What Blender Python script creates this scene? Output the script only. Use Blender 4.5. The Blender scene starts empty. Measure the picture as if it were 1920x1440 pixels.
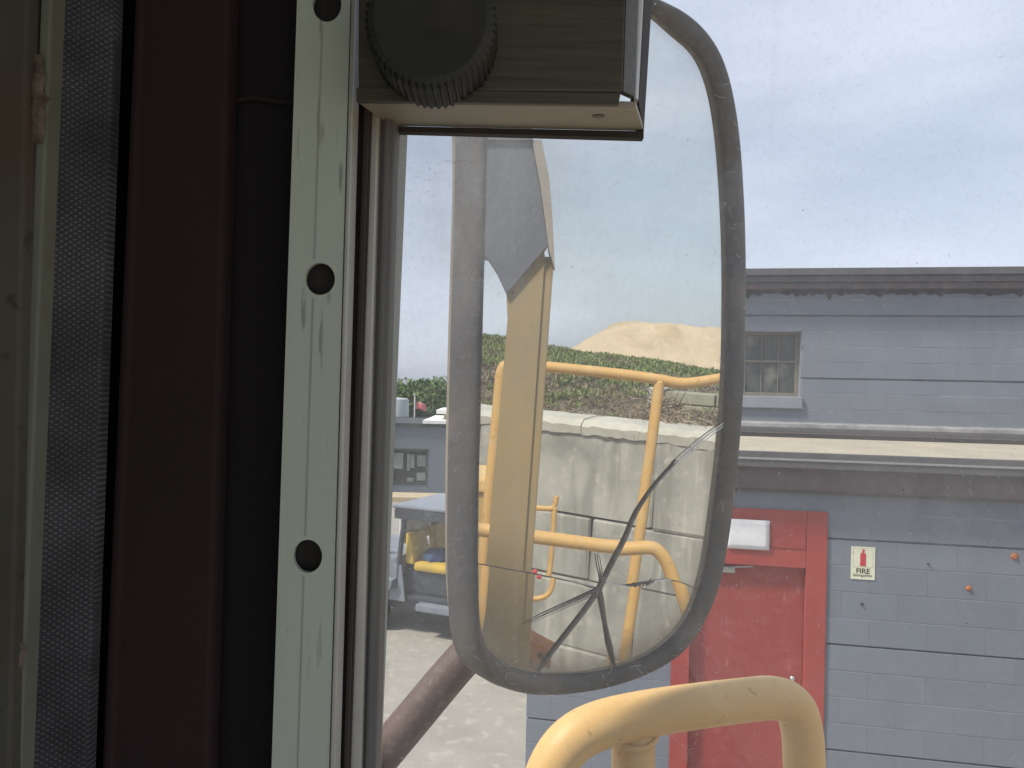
import bpy, bmesh, math, random
from mathutils import Vector, Matrix
random.seed(7)
SC = bpy.context.scene
COL = SC.collection

# ------------------------------------------------------------------ camera
F = 1450.0
EYE = Vector((0, 0, 3.4))
ROLL = math.radians(1.2)
RT = Vector((math.cos(ROLL), 0, math.sin(ROLL)))
UP = Vector((-math.sin(ROLL), 0, math.cos(ROLL)))
FW = Vector((0, 1, 0))
cam = bpy.data.cameras.new('camera')
cam.sensor_width = 36.0
cam.lens = F / 1920.0 * 36.0
cam.clip_start = 0.02
cam.clip_end = 3000
camo = bpy.data.objects.new('camera', cam)
camo.matrix_world = Matrix(((RT.x, UP.x, -FW.x, EYE.x), (RT.y, UP.y, -FW.y, EYE.y),
                            (RT.z, UP.z, -FW.z, EYE.z), (0, 0, 0, 1)))
COL.objects.link(camo)
SC.camera = camo

# ------------------------------------------------------------------ sky and sun
SUN_EL, SUN_AZ = math.radians(54), math.radians(-107)   # azimuth from +Y towards +X
sdir = Vector((math.sin(SUN_AZ) * math.cos(SUN_EL), math.cos(SUN_AZ) * math.cos(SUN_EL), math.sin(SUN_EL)))
W = bpy.data.worlds.new('World')
SC.world = W
W.use_nodes = True
wn, wl = W.node_tree.nodes, W.node_tree.links
wn.clear()
wo = wn.new('ShaderNodeOutputWorld')
bg = wn.new('ShaderNodeBackground')
sky = wn.new('ShaderNodeTexSky')
sky.sky_type = 'NISHITA'
sky.sun_disc = False
sky.sun_elevation = SUN_EL
sky.sun_rotation = SUN_AZ
sky.air_density = 1.0
sky.dust_density = 2.5
tc = wn.new('ShaderNodeTexCoord')
mp = wn.new('ShaderNodeMapping')
mp.inputs['Scale'].default_value = (1.0, 1.0, 4.2)
mp.inputs['Rotation'].default_value = (0.12, -0.16, 0.5)
nz = wn.new('ShaderNodeTexNoise')
nz.inputs['Scale'].default_value = 1.9
nz.inputs['Detail'].default_value = 4
nz.inputs['Roughness'].default_value = 0.5
rp = wn.new('ShaderNodeValToRGB')
rp.color_ramp.elements[0].position = 0.34
rp.color_ramp.elements[0].color = (0.50, 0.50, 0.50, 1)
rp.color_ramp.elements[1].position = 0.68
rp.color_ramp.elements[1].color = (0.93, 0.93, 0.93, 1)
mx = wn.new('ShaderNodeMix')
mx.data_type = 'RGBA'
mx.inputs[7].default_value = (5.9, 6.4, 7.6, 1)
wl.new(tc.outputs['Generated'], mp.inputs['Vector'])
wl.new(mp.outputs['Vector'], nz.inputs['Vector'])
wl.new(nz.outputs['Fac'], rp.inputs['Fac'])
wl.new(rp.outputs['Color'], mx.inputs[0])
wl.new(sky.outputs['Color'], mx.inputs[6])
wl.new(mx.outputs[2], bg.inputs['Color'])
bg.inputs['Strength'].default_value = 0.115
wl.new(bg.outputs['Background'], wo.inputs['Surface'])

sun = bpy.data.lights.new('sun', 'SUN')
sun.energy = 3.9
sun.angle = math.radians(7)
sun.color = (1.0, 0.93, 0.82)
suno = bpy.data.objects.new('sun', sun)
suno.rotation_euler = sdir.to_track_quat('Z', 'Y').to_euler()
suno.location = (0, 0, 30)
COL.objects.link(suno)

vs = SC.view_settings
vs.view_transform = 'Standard'
vs.look = 'None'
vs.exposure = 0.3
vs.gamma = 1.0
SC.cycles.transparent_max_bounces = 10
SC.cycles.max_bounces = 7
SC.cycles.glossy_bounces = 4

# ------------------------------------------------------------------ calibration helpers
def ray(x, y):
    return FW + RT * ((x - 960) / F) - UP * ((y - 720) / F)

def at(x, y, Y):
    return EYE + ray(x, y) * Y

def hit(o, d, p0, n):
    return o + d * ((p0 - o).dot(n) / d.dot(n))

# the wing mirror's plane
PHI, TILT = math.radians(38), math.radians(-1.6)
MN = Vector((math.sin(PHI) * math.cos(TILT), -math.cos(PHI) * math.cos(TILT), math.sin(TILT)))
MO = at(1120, 680, 0.48)

def mp_(x, y, off=0.0):
    return hit(EYE, ray(x, y), MO, MN) + MN * off

def refl(p):
    return p - MN * (2 * (p - MO).dot(MN))

def rdir(d):
    return d - MN * (2 * d.dot(MN))

EYE2 = refl(EYE)

def mir(x, y, d):
    """the place that the mirror shows at that point of the picture, d metres along"""
    return refl(at(x, y, d))

# ------------------------------------------------------------------ materials
def nodes(m):
    m.use_nodes = True
    nt = m.node_tree
    return nt, nt.nodes, nt.links, nt.nodes['Principled BSDF']

def mat(name, c1, c2=None, scale=8.0, rough=0.7, bump=0.0, bscale=60.0, metal=0.0, spot=None,
        stretch=None, spec=0.5, trans=None, detail=6, lo=0.35, hi=0.68):
    m = bpy.data.materials.new(name)
    nt, N, L, b = nodes(m)
    b.inputs['Roughness'].default_value = rough
    b.inputs['Metallic'].default_value = metal
    b.inputs['Specular IOR Level'].default_value = spec
    g = N.new('ShaderNodeNewGeometry')
    vec = g.outputs['Position']
    if stretch:
        mm = N.new('ShaderNodeMapping')
        mm.inputs['Scale'].default_value = stretch
        L.new(vec, mm.inputs['Vector'])
        vec = mm.outputs['Vector']
    if c2 is None:
        c2 = tuple(v * 0.8 for v in c1)
    n = N.new('ShaderNodeTexNoise')
    n.inputs['Scale'].default_value = scale
    n.inputs['Detail'].default_value = detail
    n.inputs['Roughness'].default_value = 0.6
    L.new(vec, n.inputs['Vector'])
    r = N.new('ShaderNodeValToRGB')
    r.color_ramp.elements[0].position = lo
    r.color_ramp.elements[0].color = (*c1, 1)
    r.color_ramp.elements[1].position = hi
    r.color_ramp.elements[1].color = (*c2, 1)
    L.new(n.outputs['Fac'], r.inputs['Fac'])
    col = r.outputs['Color']
    if spot:
        for sp_ in spot:
            sc_, sscale, t0, t1, amt = sp_[:5]
            s = N.new('ShaderNodeTexNoise')
            s.inputs['Scale'].default_value = sscale
            s.inputs['Detail'].default_value = 4
            if len(sp_) > 5:
                m3 = N.new('ShaderNodeMapping')
                m3.inputs['Scale'].default_value = sp_[5]
                L.new(vec, m3.inputs['Vector'])
                L.new(m3.outputs['Vector'], s.inputs['Vector'])
            else:
                L.new(vec, s.inputs['Vector'])
            q = N.new('ShaderNodeMapRange')
            q.inputs[1].default_value = t0
            q.inputs[2].default_value = t1
            q.inputs[4].default_value = amt
            L.new(s.outputs['Fac'], q.inputs[0])
            k = N.new('ShaderNodeMix')
            k.data_type = 'RGBA'
            k.inputs[7].default_value = (*sc_, 1)
            L.new(q.outputs[0], k.inputs[0])
            L.new(col, k.inputs[6])
            col = k.outputs[2]
    L.new(col, b.inputs['Base Color'])
    if bump:
        bn = N.new('ShaderNodeTexNoise')
        bn.inputs['Scale'].default_value = bscale
        bn.inputs['Detail'].default_value = 5
        L.new(vec, bn.inputs['Vector'])
        bp = N.new('ShaderNodeBump')
        bp.inputs['Strength'].default_value = bump
        bp.inputs['Distance'].default_value = 0.3 / bscale
        L.new(bn.outputs['Fac'], bp.inputs['Height'])
        L.new(bp.outputs['Normal'], b.inputs['Normal'])
    return m

MT = {}
MT['yellow'] = mat('yellow_paint', (0.72, 0.465, 0.185), (0.66, 0.42, 0.165), 9, 0.5, 0.05, 500,
                   spot=[((0.20, 0.12, 0.05), 130, 0.66, 0.72, 0.5), ((0.70, 0.53, 0.27), 14, 0.5, 0.7, 0.5)])
MT['post_paint'] = mat('grimy_ochre_paint', (0.335, 0.245, 0.12), (0.285, 0.21, 0.11), 5, 0.65, 0.1, 200,
                       spot=[((0.24, 0.20, 0.145), 9, 0.5, 0.75, 0.6)])
MT['yellow_rail'] = mat('orange_yellow_paint', (0.60, 0.365, 0.125), (0.53, 0.315, 0.105), 7, 0.5, 0.08, 300,
                       spot=[((0.30, 0.18, 0.08), 60, 0.63, 0.70, 0.6), ((0.62, 0.44, 0.21), 14, 0.5, 0.7, 0.5)])
MT['yellow_old'] = mat('faded_yellow_paint', (0.50, 0.34, 0.11), (0.42, 0.29, 0.10), 5, 0.65, 0.1, 200,
                       spot=[((0.30, 0.22, 0.12), 9, 0.5, 0.75, 0.5)])
MT['block'] = mat('painted_block', (0.178, 0.202, 0.245), (0.165, 0.187, 0.226), 3.0, 0.75, 0.35, 90,
                  spot=[((0.245, 0.25, 0.272), 14, 0.55, 0.8, 0.4), ((0.15, 0.157, 0.175), 23, 0.68, 0.75, 0.35), ((0.17, 0.18, 0.20), 6, 0.56, 0.70, 0.4, (1, 1, 0.15))])
def block_variation(m, amt):
    nt, N, L, b = nodes(m)
    oi = N.new('ShaderNodeObjectInfo')
    q = N.new('ShaderNodeMapRange')
    q.inputs[3].default_value = 1 - amt
    q.inputs[4].default_value = 1 + amt
    L.new(oi.outputs['Random'], q.inputs[0])
    hs = N.new('ShaderNodeHueSaturation')
    L.new(q.outputs[0], hs.inputs['Value'])
    src = b.inputs['Base Color'].links[0].from_socket
    L.new(src, hs.inputs['Color'])
    L.new(hs.outputs['Color'], b.inputs['Base Color'])
block_variation(MT['block'], 0.035)
MT['mortar'] = mat('painted_mortar', (0.29, 0.31, 0.35), (0.19, 0.21, 0.245), 6, 0.85, 0.3, 120)
MT['fascia'] = mat('grey_fascia', (0.105, 0.10, 0.105), (0.075, 0.075, 0.08), 6, 0.6, 0.1, 60)
MT['fascia_brown'] = mat('brown_fascia', (0.12, 0.09, 0.095), (0.085, 0.07, 0.075), 4, 0.6, 0.1, 60)
MT['flashing'] = mat('worn_white_flashing', (0.38, 0.38, 0.38), (0.22, 0.22, 0.225), 7, 0.5, 0.1, 60)
MT['black_edge'] = mat('cornice_black', (0.035, 0.037, 0.04), (0.07, 0.07, 0.075), 8, 0.9)
MT['roofing'] = mat('beige_roof_gravel', (0.41, 0.365, 0.28), (0.33, 0.295, 0.23), 3, 0.9, 0.3, 70)
MT['red'] = mat('red_paint', (0.31, 0.040, 0.033), (0.275, 0.036, 0.03), 3, 0.6, 0.02, 120,
                spot=[((0.42, 0.11, 0.08), 9, 0.55, 0.75, 0.35), ((0.5, 0.22, 0.18), 26, 0.66, 0.72, 0.4, (1, 1, 0.3))])
MT['red_frame'] = mat('red_frame_paint', (0.37, 0.052, 0.043), (0.325, 0.046, 0.039), 4, 0.5, 0.08, 120,
                      spot=[((0.5, 0.3, 0.26), 55, 0.70, 0.74, 0.6)])
MT['chrome'] = mat('bright_metal', (0.8, 0.8, 0.8), (0.7, 0.7, 0.7), 9, 0.15, metal=1)
MT['grey_metal'] = mat('grey_metal', (0.42, 0.42, 0.40), (0.34, 0.34, 0.33), 30, 0.4, metal=0.6)
MT['paper'] = mat('white_paper', (0.78, 0.78, 0.80), (0.70, 0.70, 0.72), 5, 0.8)
MT['sign'] = mat('cream_sign', (0.78, 0.78, 0.60), (0.72, 0.72, 0.55), 9, 0.4)
MT['sign_line'] = mat('sign_border', (0.52, 0.54, 0.38), None, 9, 0.5)
MT['sign_red'] = mat('sign_red', (0.62, 0.035, 0.05), None, 9, 0.5)
MT['ink'] = mat('black_ink', (0.03, 0.035, 0.02), None, 9, 0.5)
MT['rust_bolt'] = mat('rust_orange', (0.45, 0.15, 0.04), (0.30, 0.08, 0.03), 60, 0.9, 0.3, 200)
MT['hole'] = mat('dark_hole', (0.02, 0.02, 0.022), None, 9, 0.9)
MT['ground'] = mat('pale_concrete', (0.34, 0.32, 0.285), (0.27, 0.255, 0.228), 0.9, 0.9, 0.25, 30,
                   spot=[((0.25, 0.24, 0.22), 2.2, 0.5, 0.75, 0.4), ((0.5, 0.48, 0.43), 7, 0.55, 0.7, 0.4)])
MT['window_frame'] = mat('dusty_window_frame', (0.25, 0.225, 0.175), (0.17, 0.155, 0.125), 12, 0.8)
MT['sill'] = mat('painted_sill', (0.25, 0.275, 0.315), (0.21, 0.23, 0.27), 6, 0.7, 0.2, 90)
MT['dirty_pane'] = mat('dirty_window_pane', (0.06, 0.07, 0.07), (0.13, 0.135, 0.125), 5, 0.35, spec=0.3,
                       spot=[((0.36, 0.34, 0.28), 4, 0.55, 0.78, 0.7)])
MT['alu'] = mat('brushed_aluminium', (0.58, 0.655, 0.56), (0.50, 0.565, 0.48), 6, 0.42, 0.1, 300, metal=0.0,
                spot=[((0.17, 0.19, 0.155), 260, 0.63, 0.70, 0.6), ((0.22, 0.23, 0.18), 35, 0.58, 0.75, 0.6)],
                stretch=(1, 1, 0.12))
MT['alu_groove'] = mat('worn_groove', (0.40, 0.44, 0.38), (0.34, 0.38, 0.33), 40, 0.5)
MT['alu_dull'] = mat('dull_brushed_aluminium', (0.115, 0.105, 0.08), (0.075, 0.07, 0.052), 520, 0.42, 0.06, 600, metal=0.35,
                     stretch=(0.035, 1, 1))
MT['alu_under'] = mat('plain_aluminium', (0.36, 0.33, 0.27), (0.31, 0.285, 0.235), 30, 0.5, 0.05, 300, metal=0.2,
                      spot=[((0.2, 0.18, 0.14), 90, 0.66, 0.72, 0.5)])
MT['alu_lip'] = mat('bright_aluminium_lip', (0.52, 0.52, 0.48), (0.45, 0.45, 0.42), 30, 0.35, metal=0.3)
MT['channel'] = mat('brown_felt_channel', (0.045, 0.038, 0.034), (0.02, 0.017, 0.016), 90, 0.95, 0.3, 300, stretch=(1, 1, 0.15))
MT['rubber'] = mat('grey_window_rubber', (0.17, 0.17, 0.165), (0.11, 0.11, 0.11), 60, 0.55, stretch=(1, 1, 0.1))
MT['gasket'] = mat('black_gasket', (0.05, 0.04, 0.038), None, 60, 0.8)
MT['knob'] = mat('black_plastic', (0.028, 0.031, 0.030), (0.02, 0.021, 0.021), 60, 0.6, 0.05, 400,
                 spot=[((0.06, 0.05, 0.045), 40, 0.55, 0.75, 0.7)])
MT['maroon'] = mat('dark_maroon_vinyl', (0.026, 0.0110, 0.0122), (0.020, 0.009, 0.0098), 12, 0.85, 0.2, 500)
MT['black_vinyl'] = mat('black_vinyl', (0.009, 0.0055, 0.008), (0.007, 0.0045, 0.0065), 10, 0.85, 0.2, 400)
MT['black_gap'] = mat('black_gap', (0.004, 0.005, 0.004), None, 10, 0.95)
MT['panel'] = mat('khaki_panel', (0.10, 0.096, 0.076), (0.062, 0.058, 0.044), 9, 0.75, 0.1, 200,
                  spot=[((0.045, 0.03, 0.02), 110, 0.62, 0.70, 0.8), ((0.09, 0.06, 0.04), 22, 0.55, 0.7, 0.7)])
MT['panel_edge'] = mat('pale_green_edge', (0.19, 0.205, 0.16), (0.15, 0.16, 0.122), 30, 0.6)
MT['slot'] = mat('rusty_slot', (0.045, 0.022, 0.012), (0.02, 0.010, 0.006), 20, 0.95, 0.2, 200)
MT['rust_patch'] = mat('flaking_paint', (0.17, 0.145, 0.11), (0.06, 0.035, 0.022), 190, 0.9, 0.8, 160)
MT['cab_inner'] = mat('cab_lining', (0.34, 0.36, 0.33), (0.29, 0.31, 0.285), 10, 0.9)
MT['cab_outer'] = mat('cab_paint', (0.48, 0.33, 0.11), (0.42, 0.29, 0.1), 5, 0.6)
MT['arm'] = mat('brown_arm_paint', (0.105, 0.062, 0.055), (0.08, 0.047, 0.042), 30, 0.65, 0.2, 300,
                spot=[((0.19, 0.15, 0.13), 300, 0.55, 0.66, 0.5)])
MT['rim'] = mat('dusty_black_rubber', (0.055, 0.053, 0.058), (0.10, 0.09, 0.083), 16, 0.7, 0.3, 900,
                spot=[((0.32, 0.28, 0.22), 1100, 0.60, 0.72, 0.55), ((0.23, 0.195, 0.155), 20, 0.48, 0.78, 0.7)])
MT['housing'] = mat('sunlit_dusty_housing', (0.22, 0.185, 0.145), (0.29, 0.245, 0.19), 30, 0.75, 0.3, 900,  # dusty brown, with the sun on its left side put into the tan
                    spot=[((0.10, 0.09, 0.08), 700, 0.58, 0.68, 0.5)])
MT['crack_mid'] = mat('grey_crack', (0.30, 0.295, 0.28), (0.22, 0.215, 0.2), 500, 0.3)
MT['crack'] = mat('dark_crack', (0.06, 0.056, 0.052), (0.15, 0.14, 0.13), 500, 0.35)
MT['crack_glint'] = mat('painted_glint', (0.92, 0.92, 0.9), None, 500, 0.25)  # sky glints on the broken glass edges, painted as plain white
MT['concrete'] = mat('weathered_concrete', (0.37, 0.36, 0.33), (0.28, 0.275, 0.255), 1.6, 0.9, 0.35, 40,
                     spot=[((0.19, 0.185, 0.165), 3.2, 0.48, 0.70, 0.75), ((0.20, 0.195, 0.175), 5, 0.50, 0.60, 0.7, (1, 1, 0.12)), ((0.50, 0.48, 0.43), 9, 0.60, 0.70, 0.5, (1, 1, 0.1)), ((0.48, 0.46, 0.40), 11, 0.58, 0.70, 0.5), ((0.17, 0.165, 0.145), 30, 0.66, 0.72, 0.5)])
MT['concrete_cap'] = mat('pale_concrete_cap', (0.50, 0.485, 0.43), (0.38, 0.37, 0.33), 4, 0.9, 0.3, 40)
MT['concrete_moss'] = mat('mossy_concrete', (0.30, 0.30, 0.235), (0.235, 0.24, 0.185), 3, 0.9, 0.3, 40,
                          spot=[((0.17, 0.19, 0.12), 5, 0.5, 0.75, 0.6)])
MT['soil'] = mat('brown_soil', (0.20, 0.155, 0.11), (0.13, 0.10, 0.07), 2.2, 0.95, 0.5, 12)
MT['sand'] = mat('sand', (0.50, 0.405, 0.29), (0.44, 0.355, 0.25), 0.35, 0.95, 0.6, 2.2,
                 spot=[((0.36, 0.28, 0.175), 0.8, 0.48, 0.68, 0.7), ((0.55, 0.45, 0.31), 2.5, 0.55, 0.7, 0.5)])
MT['gunmetal'] = mat('blue_grey_panel', (0.12, 0.13, 0.165), (0.095, 0.105, 0.135), 6, 0.6)
MT['gun_lip'] = mat('pale_lip', (0.36, 0.32, 0.28), None, 6, 0.6)
MT['rust'] = mat('rusty_orange_steel', (0.42, 0.17, 0.05), (0.27, 0.11, 0.045), 14, 0.85, 0.3, 60,
                 spot=[((0.16, 0.08, 0.05), 18, 0.55, 0.7, 0.8)])
MT['hose'] = mat('blue_grey_hose', (0.05, 0.07, 0.085), None, 20, 0.5)
MT['bark'] = mat('bark', (0.09, 0.07, 0.05), (0.06, 0.045, 0.035), 9, 0.95)
MT['far_wall'] = mat('blue_grey_render', (0.155, 0.185, 0.225), (0.135, 0.16, 0.195), 0.7, 0.85)
MT['far_dark'] = mat('dark_trim', (0.05, 0.055, 0.065), None, 3, 0.8)
MT['far_pane'] = mat('pale_green_pane', (0.22, 0.27, 0.27), (0.16, 0.2, 0.2), 3, 0.2)
MT['kerb'] = mat('tan_kerb', (0.52, 0.42, 0.29), (0.46, 0.37, 0.26), 2, 0.9)
MT['white'] = mat('white_paint', (0.78, 0.78, 0.76), (0.7, 0.7, 0.68), 3, 0.6)
MT['tank'] = mat('pale_grey_tank', (0.42, 0.46, 0.47), (0.36, 0.40, 0.41), 1, 0.5)
MT['flag'] = mat('red_flag', (0.62, 0.12, 0.14), (0.6, 0.25, 0.25), 3, 0.8)
MT['utv_dark'] = mat('dark_vehicle_plastic', (0.035, 0.042, 0.055), (0.06, 0.068, 0.085), 7, 0.5)
MT['utv_grey'] = mat('grey_vehicle_panel', (0.22, 0.25, 0.29), (0.17, 0.19, 0.225), 5, 0.4)
MT['utv_roof'] = mat('pale_roof', (0.25, 0.275, 0.32), (0.20, 0.22, 0.26), 3, 0.3)
MT['utv_seat'] = mat('yellow_vinyl', (0.66, 0.45, 0.06), (0.5, 0.34, 0.06), 8, 0.5)
MT['denim'] = mat('blue_cloth', (0.04, 0.075, 0.17), None, 12, 0.9)
MT['tyre'] = mat('tyre_rubber', (0.03, 0.03, 0.032), (0.05, 0.05, 0.05), 12, 0.85, 0.4, 40)
MT['green_can'] = mat('green_plastic', (0.03, 0.12, 0.05), None, 10, 0.4)
MT['cardboard'] = mat('pale_board', (0.8, 0.76, 0.68), (0.74, 0.7, 0.62), 4, 0.8)

# leaf-like materials: colour differs from leaf to leaf
def leafmat(name, cols, rough=0.8):
    m = bpy.data.materials.new(name)
    nt, N, L, b = nodes(m)
    b.inputs['Roughness'].default_value = rough
    b.inputs['Specular IOR Level'].default_value = 0.2
    g = N.new('ShaderNodeNewGeometry')
    r = N.new('ShaderNodeValToRGB')
    r.color_ramp.interpolation = 'CONSTANT'
    e = r.color_ramp.elements
    while len(e) < len(cols):
        e.new(0.5)
    for i, c in enumerate(cols):
        e[i].position = i / len(cols)
        e[i].color = (*c, 1)
    L.new(g.outputs['Random Per Island'], r.inputs['Fac'])
    L.new(r.outputs['Color'], b.inputs['Base Color'])
    return m
MT['leaf'] = leafmat('leaves', [(0.075, 0.125, 0.045), (0.095, 0.155, 0.05), (0.06, 0.105, 0.04), (0.11, 0.165, 0.06)])
MT['leaf_dark'] = leafmat('dark_leaves', [(0.04, 0.075, 0.04), (0.055, 0.09, 0.045), (0.035, 0.065, 0.04)])
MT['grass'] = leafmat('grass', [(0.13, 0.20, 0.055), (0.16, 0.225, 0.07), (0.21, 0.235, 0.10), (0.11, 0.17, 0.05), (0.26, 0.235, 0.13)])
MT['brush'] = leafmat('dry_brush', [(0.20, 0.155, 0.115), (0.28, 0.225, 0.165), (0.14, 0.105, 0.08), (0.36, 0.30, 0.23), (0.17, 0.125, 0.095)])

# woven vinyl: small raised diagonals
def weave():
    m = bpy.data.materials.new('woven_grey_webbing')
    nt, N, L, b = nodes(m)
    b.inputs['Roughness'].default_value = 0.8
    g = N.new('ShaderNodeNewGeometry')
    sx = N.new('ShaderNodeMapping')
    sx.inputs['Rotation'].default_value = (0, 0, 0)
    L.new(g.outputs['Position'], sx.inputs['Vector'])
    w = []
    for ang in (0.62, -0.62):
        mm = N.new('ShaderNodeMapping')
        mm.inputs['Rotation'].default_value = (0, ang, 0)
        L.new(g.outputs['Position'], mm.inputs['Vector'])
        wt = N.new('ShaderNodeTexWave')
        wt.bands_direction = 'Z'
        wt.inputs['Scale'].default_value = 210
        wt.inputs['Distortion'].default_value = 3.0
        wt.inputs['Detail'].default_value = 2
        wt.inputs['Detail Scale'].default_value = 0.35
        L.new(mm.outputs['Vector'], wt.inputs['Vector'])
        w.append(wt)
    mu = N.new('ShaderNodeMath')
    mu.operation = 'MULTIPLY'
    L.new(w[0].outputs['Fac'], mu.inputs[0])
    L.new(w[1].outputs['Fac'], mu.inputs[1])
    r = N.new('ShaderNodeValToRGB')
    r.color_ramp.elements[0].position = 0.1
    r.color_ramp.elements[0].color = (0.036, 0.037, 0.043, 1)
    r.color_ramp.elements[1].position = 0.6
    r.color_ramp.elements[1].color = (0.105, 0.108, 0.12, 1)
    L.new(mu.outputs[0], r.inputs['Fac'])
    wn_ = N.new('ShaderNodeTexNoise')
    wn_.inputs['Scale'].default_value = 45
    wn_.inputs['Detail'].default_value = 6
    wm_ = N.new('ShaderNodeMapRange')
    wm_.inputs[1].default_value = 0.3
    wm_.inputs[2].default_value = 0.7
    wm_.inputs[3].default_value = 0.55
    wm_.inputs[4].default_value = 1.35
    L.new(g.outputs['Position'], wn_.inputs['Vector'])
    L.new(wn_.outputs['Fac'], wm_.inputs[0])
    hv = N.new('ShaderNodeHueSaturation')
    L.new(wm_.outputs[0], hv.inputs['Value'])
    L.new(r.outputs['Color'], hv.inputs['Color'])
    L.new(hv.outputs['Color'], b.inputs['Base Color'])
    bp = N.new('ShaderNodeBump')
    bp.inputs['Strength'].default_value = 0.6
    bp.inputs['Distance'].default_value = 0.0006
    L.new(mu.outputs[0], bp.inputs['Height'])
    L.new(bp.outputs['Normal'], b.inputs['Normal'])
    return m
MT['weave'] = weave()

# dusty window glass: clear, with dust film, specks and a faint sheen
def glassmat():
    m = bpy.data.materials.new('dusty_window_glass')
    m.use_nodes = True
    nt = m.node_tree
    N, L = nt.nodes, nt.links
    N.clear()
    out = N.new('ShaderNodeOutputMaterial')
    g = N.new('ShaderNodeNewGeometry')
    tr = N.new('ShaderNodeBsdfTransparent')
    tr.inputs['Color'].default_value = (0.985, 0.99, 0.985, 1)
    df = N.new('ShaderNodeBsdfDiffuse')
    df.inputs['Color'].default_value = (0.62, 0.60, 0.56, 1)
    tl = N.new('ShaderNodeBsdfTranslucent')
    tl.inputs['Color'].default_value = (0.88, 0.88, 0.87, 1)
    dust = N.new('ShaderNodeMixShader')
    dust.inputs[0].default_value = 0.82
    L.new(df.outputs[0], dust.inputs[1])
    L.new(tl.outputs[0], dust.inputs[2])
    def noise(sc, det=4, stretch=None, rough=0.6):
        n = N.new('ShaderNodeTexNoise')
        n.inputs['Scale'].default_value = sc
        n.inputs['Detail'].default_value = det
        n.inputs['Roughness'].default_value = rough
        v = g.outputs['Position']
        if stretch:
            mm = N.new('ShaderNodeMapping')
            mm.inputs['Scale'].default_value = stretch[0]
            mm.inputs['Rotation'].default_value = stretch[1]
            L.new(v, mm.inputs['Vector'])
            v = mm.outputs['Vector']
        L.new(v, n.inputs['Vector'])
        return n.outputs['Fac']
    def rng(s, a, b_, lo, hi):
        q = N.new('ShaderNodeMapRange')
        q.inputs[1].default_value = a
        q.inputs[2].default_value = b_
        q.inputs[3].default_value = lo
        q.inputs[4].default_value = hi
        L.new(s, q.inputs[0])
        return q.outputs[0]
    def op(o, a, b_):
        k = N.new('ShaderNodeMath')
        k.operation = o
        for i, v in enumerate((a, b_)):
            if isinstance(v, (int, float)):
                k.inputs[i].default_value = v
            else:
                L.new(v, k.inputs[i])
        return k.outputs[0]
    fine = rng(noise(700, 2), 0.45, 0.75, 0.0, 1.6)
    mott = rng(noise(420, 5, None, 0.75), 0.48, 0.78, 0.0, 0.10)
    film = rng(noise(11, 5, ((1, 1, 0.45), (0, 0.3, 0)), 0.65), 0.3, 0.72, 0.05, 0.165)
    def blob(c, rx, rz, amt):
        mm = N.new('ShaderNodeMapping')
        mm.inputs['Location'].default_value = (-c.x / rx, 0, -c.z / rz)
        mm.inputs['Scale'].default_value = (1 / rx, 0, 1 / rz)
        L.new(g.outputs['Position'], mm.inputs['Vector'])
        ln = N.new('ShaderNodeVectorMath')
        ln.operation = 'LENGTH'
        L.new(mm.outputs['Vector'], ln.inputs[0])
        q = N.new('ShaderNodeMapRange')
        q.interpolation_type = 'SMOOTHSTEP'
        q.inputs[1].default_value = 1.0
        q.inputs[2].default_value = 0.0
        q.inputs[3].default_value = 0.0
        q.inputs[4].default_value = amt
        L.new(ln.outputs['Value'], q.inputs[0])
        return op('MULTIPLY', q.outputs[0], rng(noise(60, 5, ((1, 1, 0.3), (0, 0, 0)), 0.7), 0.25, 0.7, 0.45, 1.2))
    smear = op('ADD', op('ADD', blob(at(930, 330, 0.296), 0.045, 0.066, 0.40), blob(at(790, 1000, 0.296), 0.03, 0.07, 0.18)),
               op('ADD', blob(at(1800, 930, 0.296), 0.09, 0.05, 0.14), blob(at(800, 430, 0.296), 0.03, 0.08, 0.24)))
    film = op('ADD', film, smear)
    def specks(sc, thr, keep, amt):
        v = N.new('ShaderNodeTexVoronoi')
        v.inputs['Scale'].default_value = sc
        L.new(g.outputs['Position'], v.inputs['Vector'])
        d = rng(v.outputs['Distance'], thr * 0.6, thr, 1.0, 0.0)
        sp = N.new('ShaderNodeSeparateColor')
        L.new(v.outputs['Color'], sp.inputs[0])
        k = op('GREATER_THAN', sp.outputs[0], keep)
        return op('MULTIPLY', op('MULTIPLY', d, k), amt)
    s1 = specks(260, 0.09, 0.72, 0.32)
    s2 = specks(90, 0.045, 0.65, 0.55)
    scr = rng(noise(70, 2, ((1, 1, 0.02), (0, 0.25, 0))), 0.64, 0.70, 0.0, 0.06)
    tot = op('ADD', op('ADD', film, op('MULTIPLY', fine, mott)), op('ADD', op('ADD', s1, s2), op('ADD', mott, scr)))
    tot = op('MINIMUM', tot, 0.8)
    m1 = N.new('ShaderNodeMixShader')
    L.new(tot, m1.inputs[0])
    L.new(tr.outputs[0], m1.inputs[1])
    L.new(dust.outputs[0], m1.inputs[2])
    # dark flecks
    dk = N.new('ShaderNodeBsdfDiffuse')
    dk.inputs['Color'].default_value = (0.03, 0.02, 0.015, 1)
    s3 = specks(85, 0.032, 0.80, 0.75)
    m2 = N.new('ShaderNodeMixShader')
    L.new(s3, m2.inputs[0])
    L.new(m1.outputs[0], m2.inputs[1])
    L.new(dk.outputs[0], m2.inputs[2])
    gl = N.new('ShaderNodeBsdfGlossy')
    gl.inputs['Roughness'].default_value = 0.02
    m3 = N.new('ShaderNodeMixShader')
    m3.inputs[0].default_value = 0.022
    L.new(m2.outputs[0], m3.inputs[1])
    L.new(gl.outputs[0], m3.inputs[2])
    L.new(m3.outputs[0], out.inputs['Surface'])
    return m
MT['glass'] = glassmat()
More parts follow.
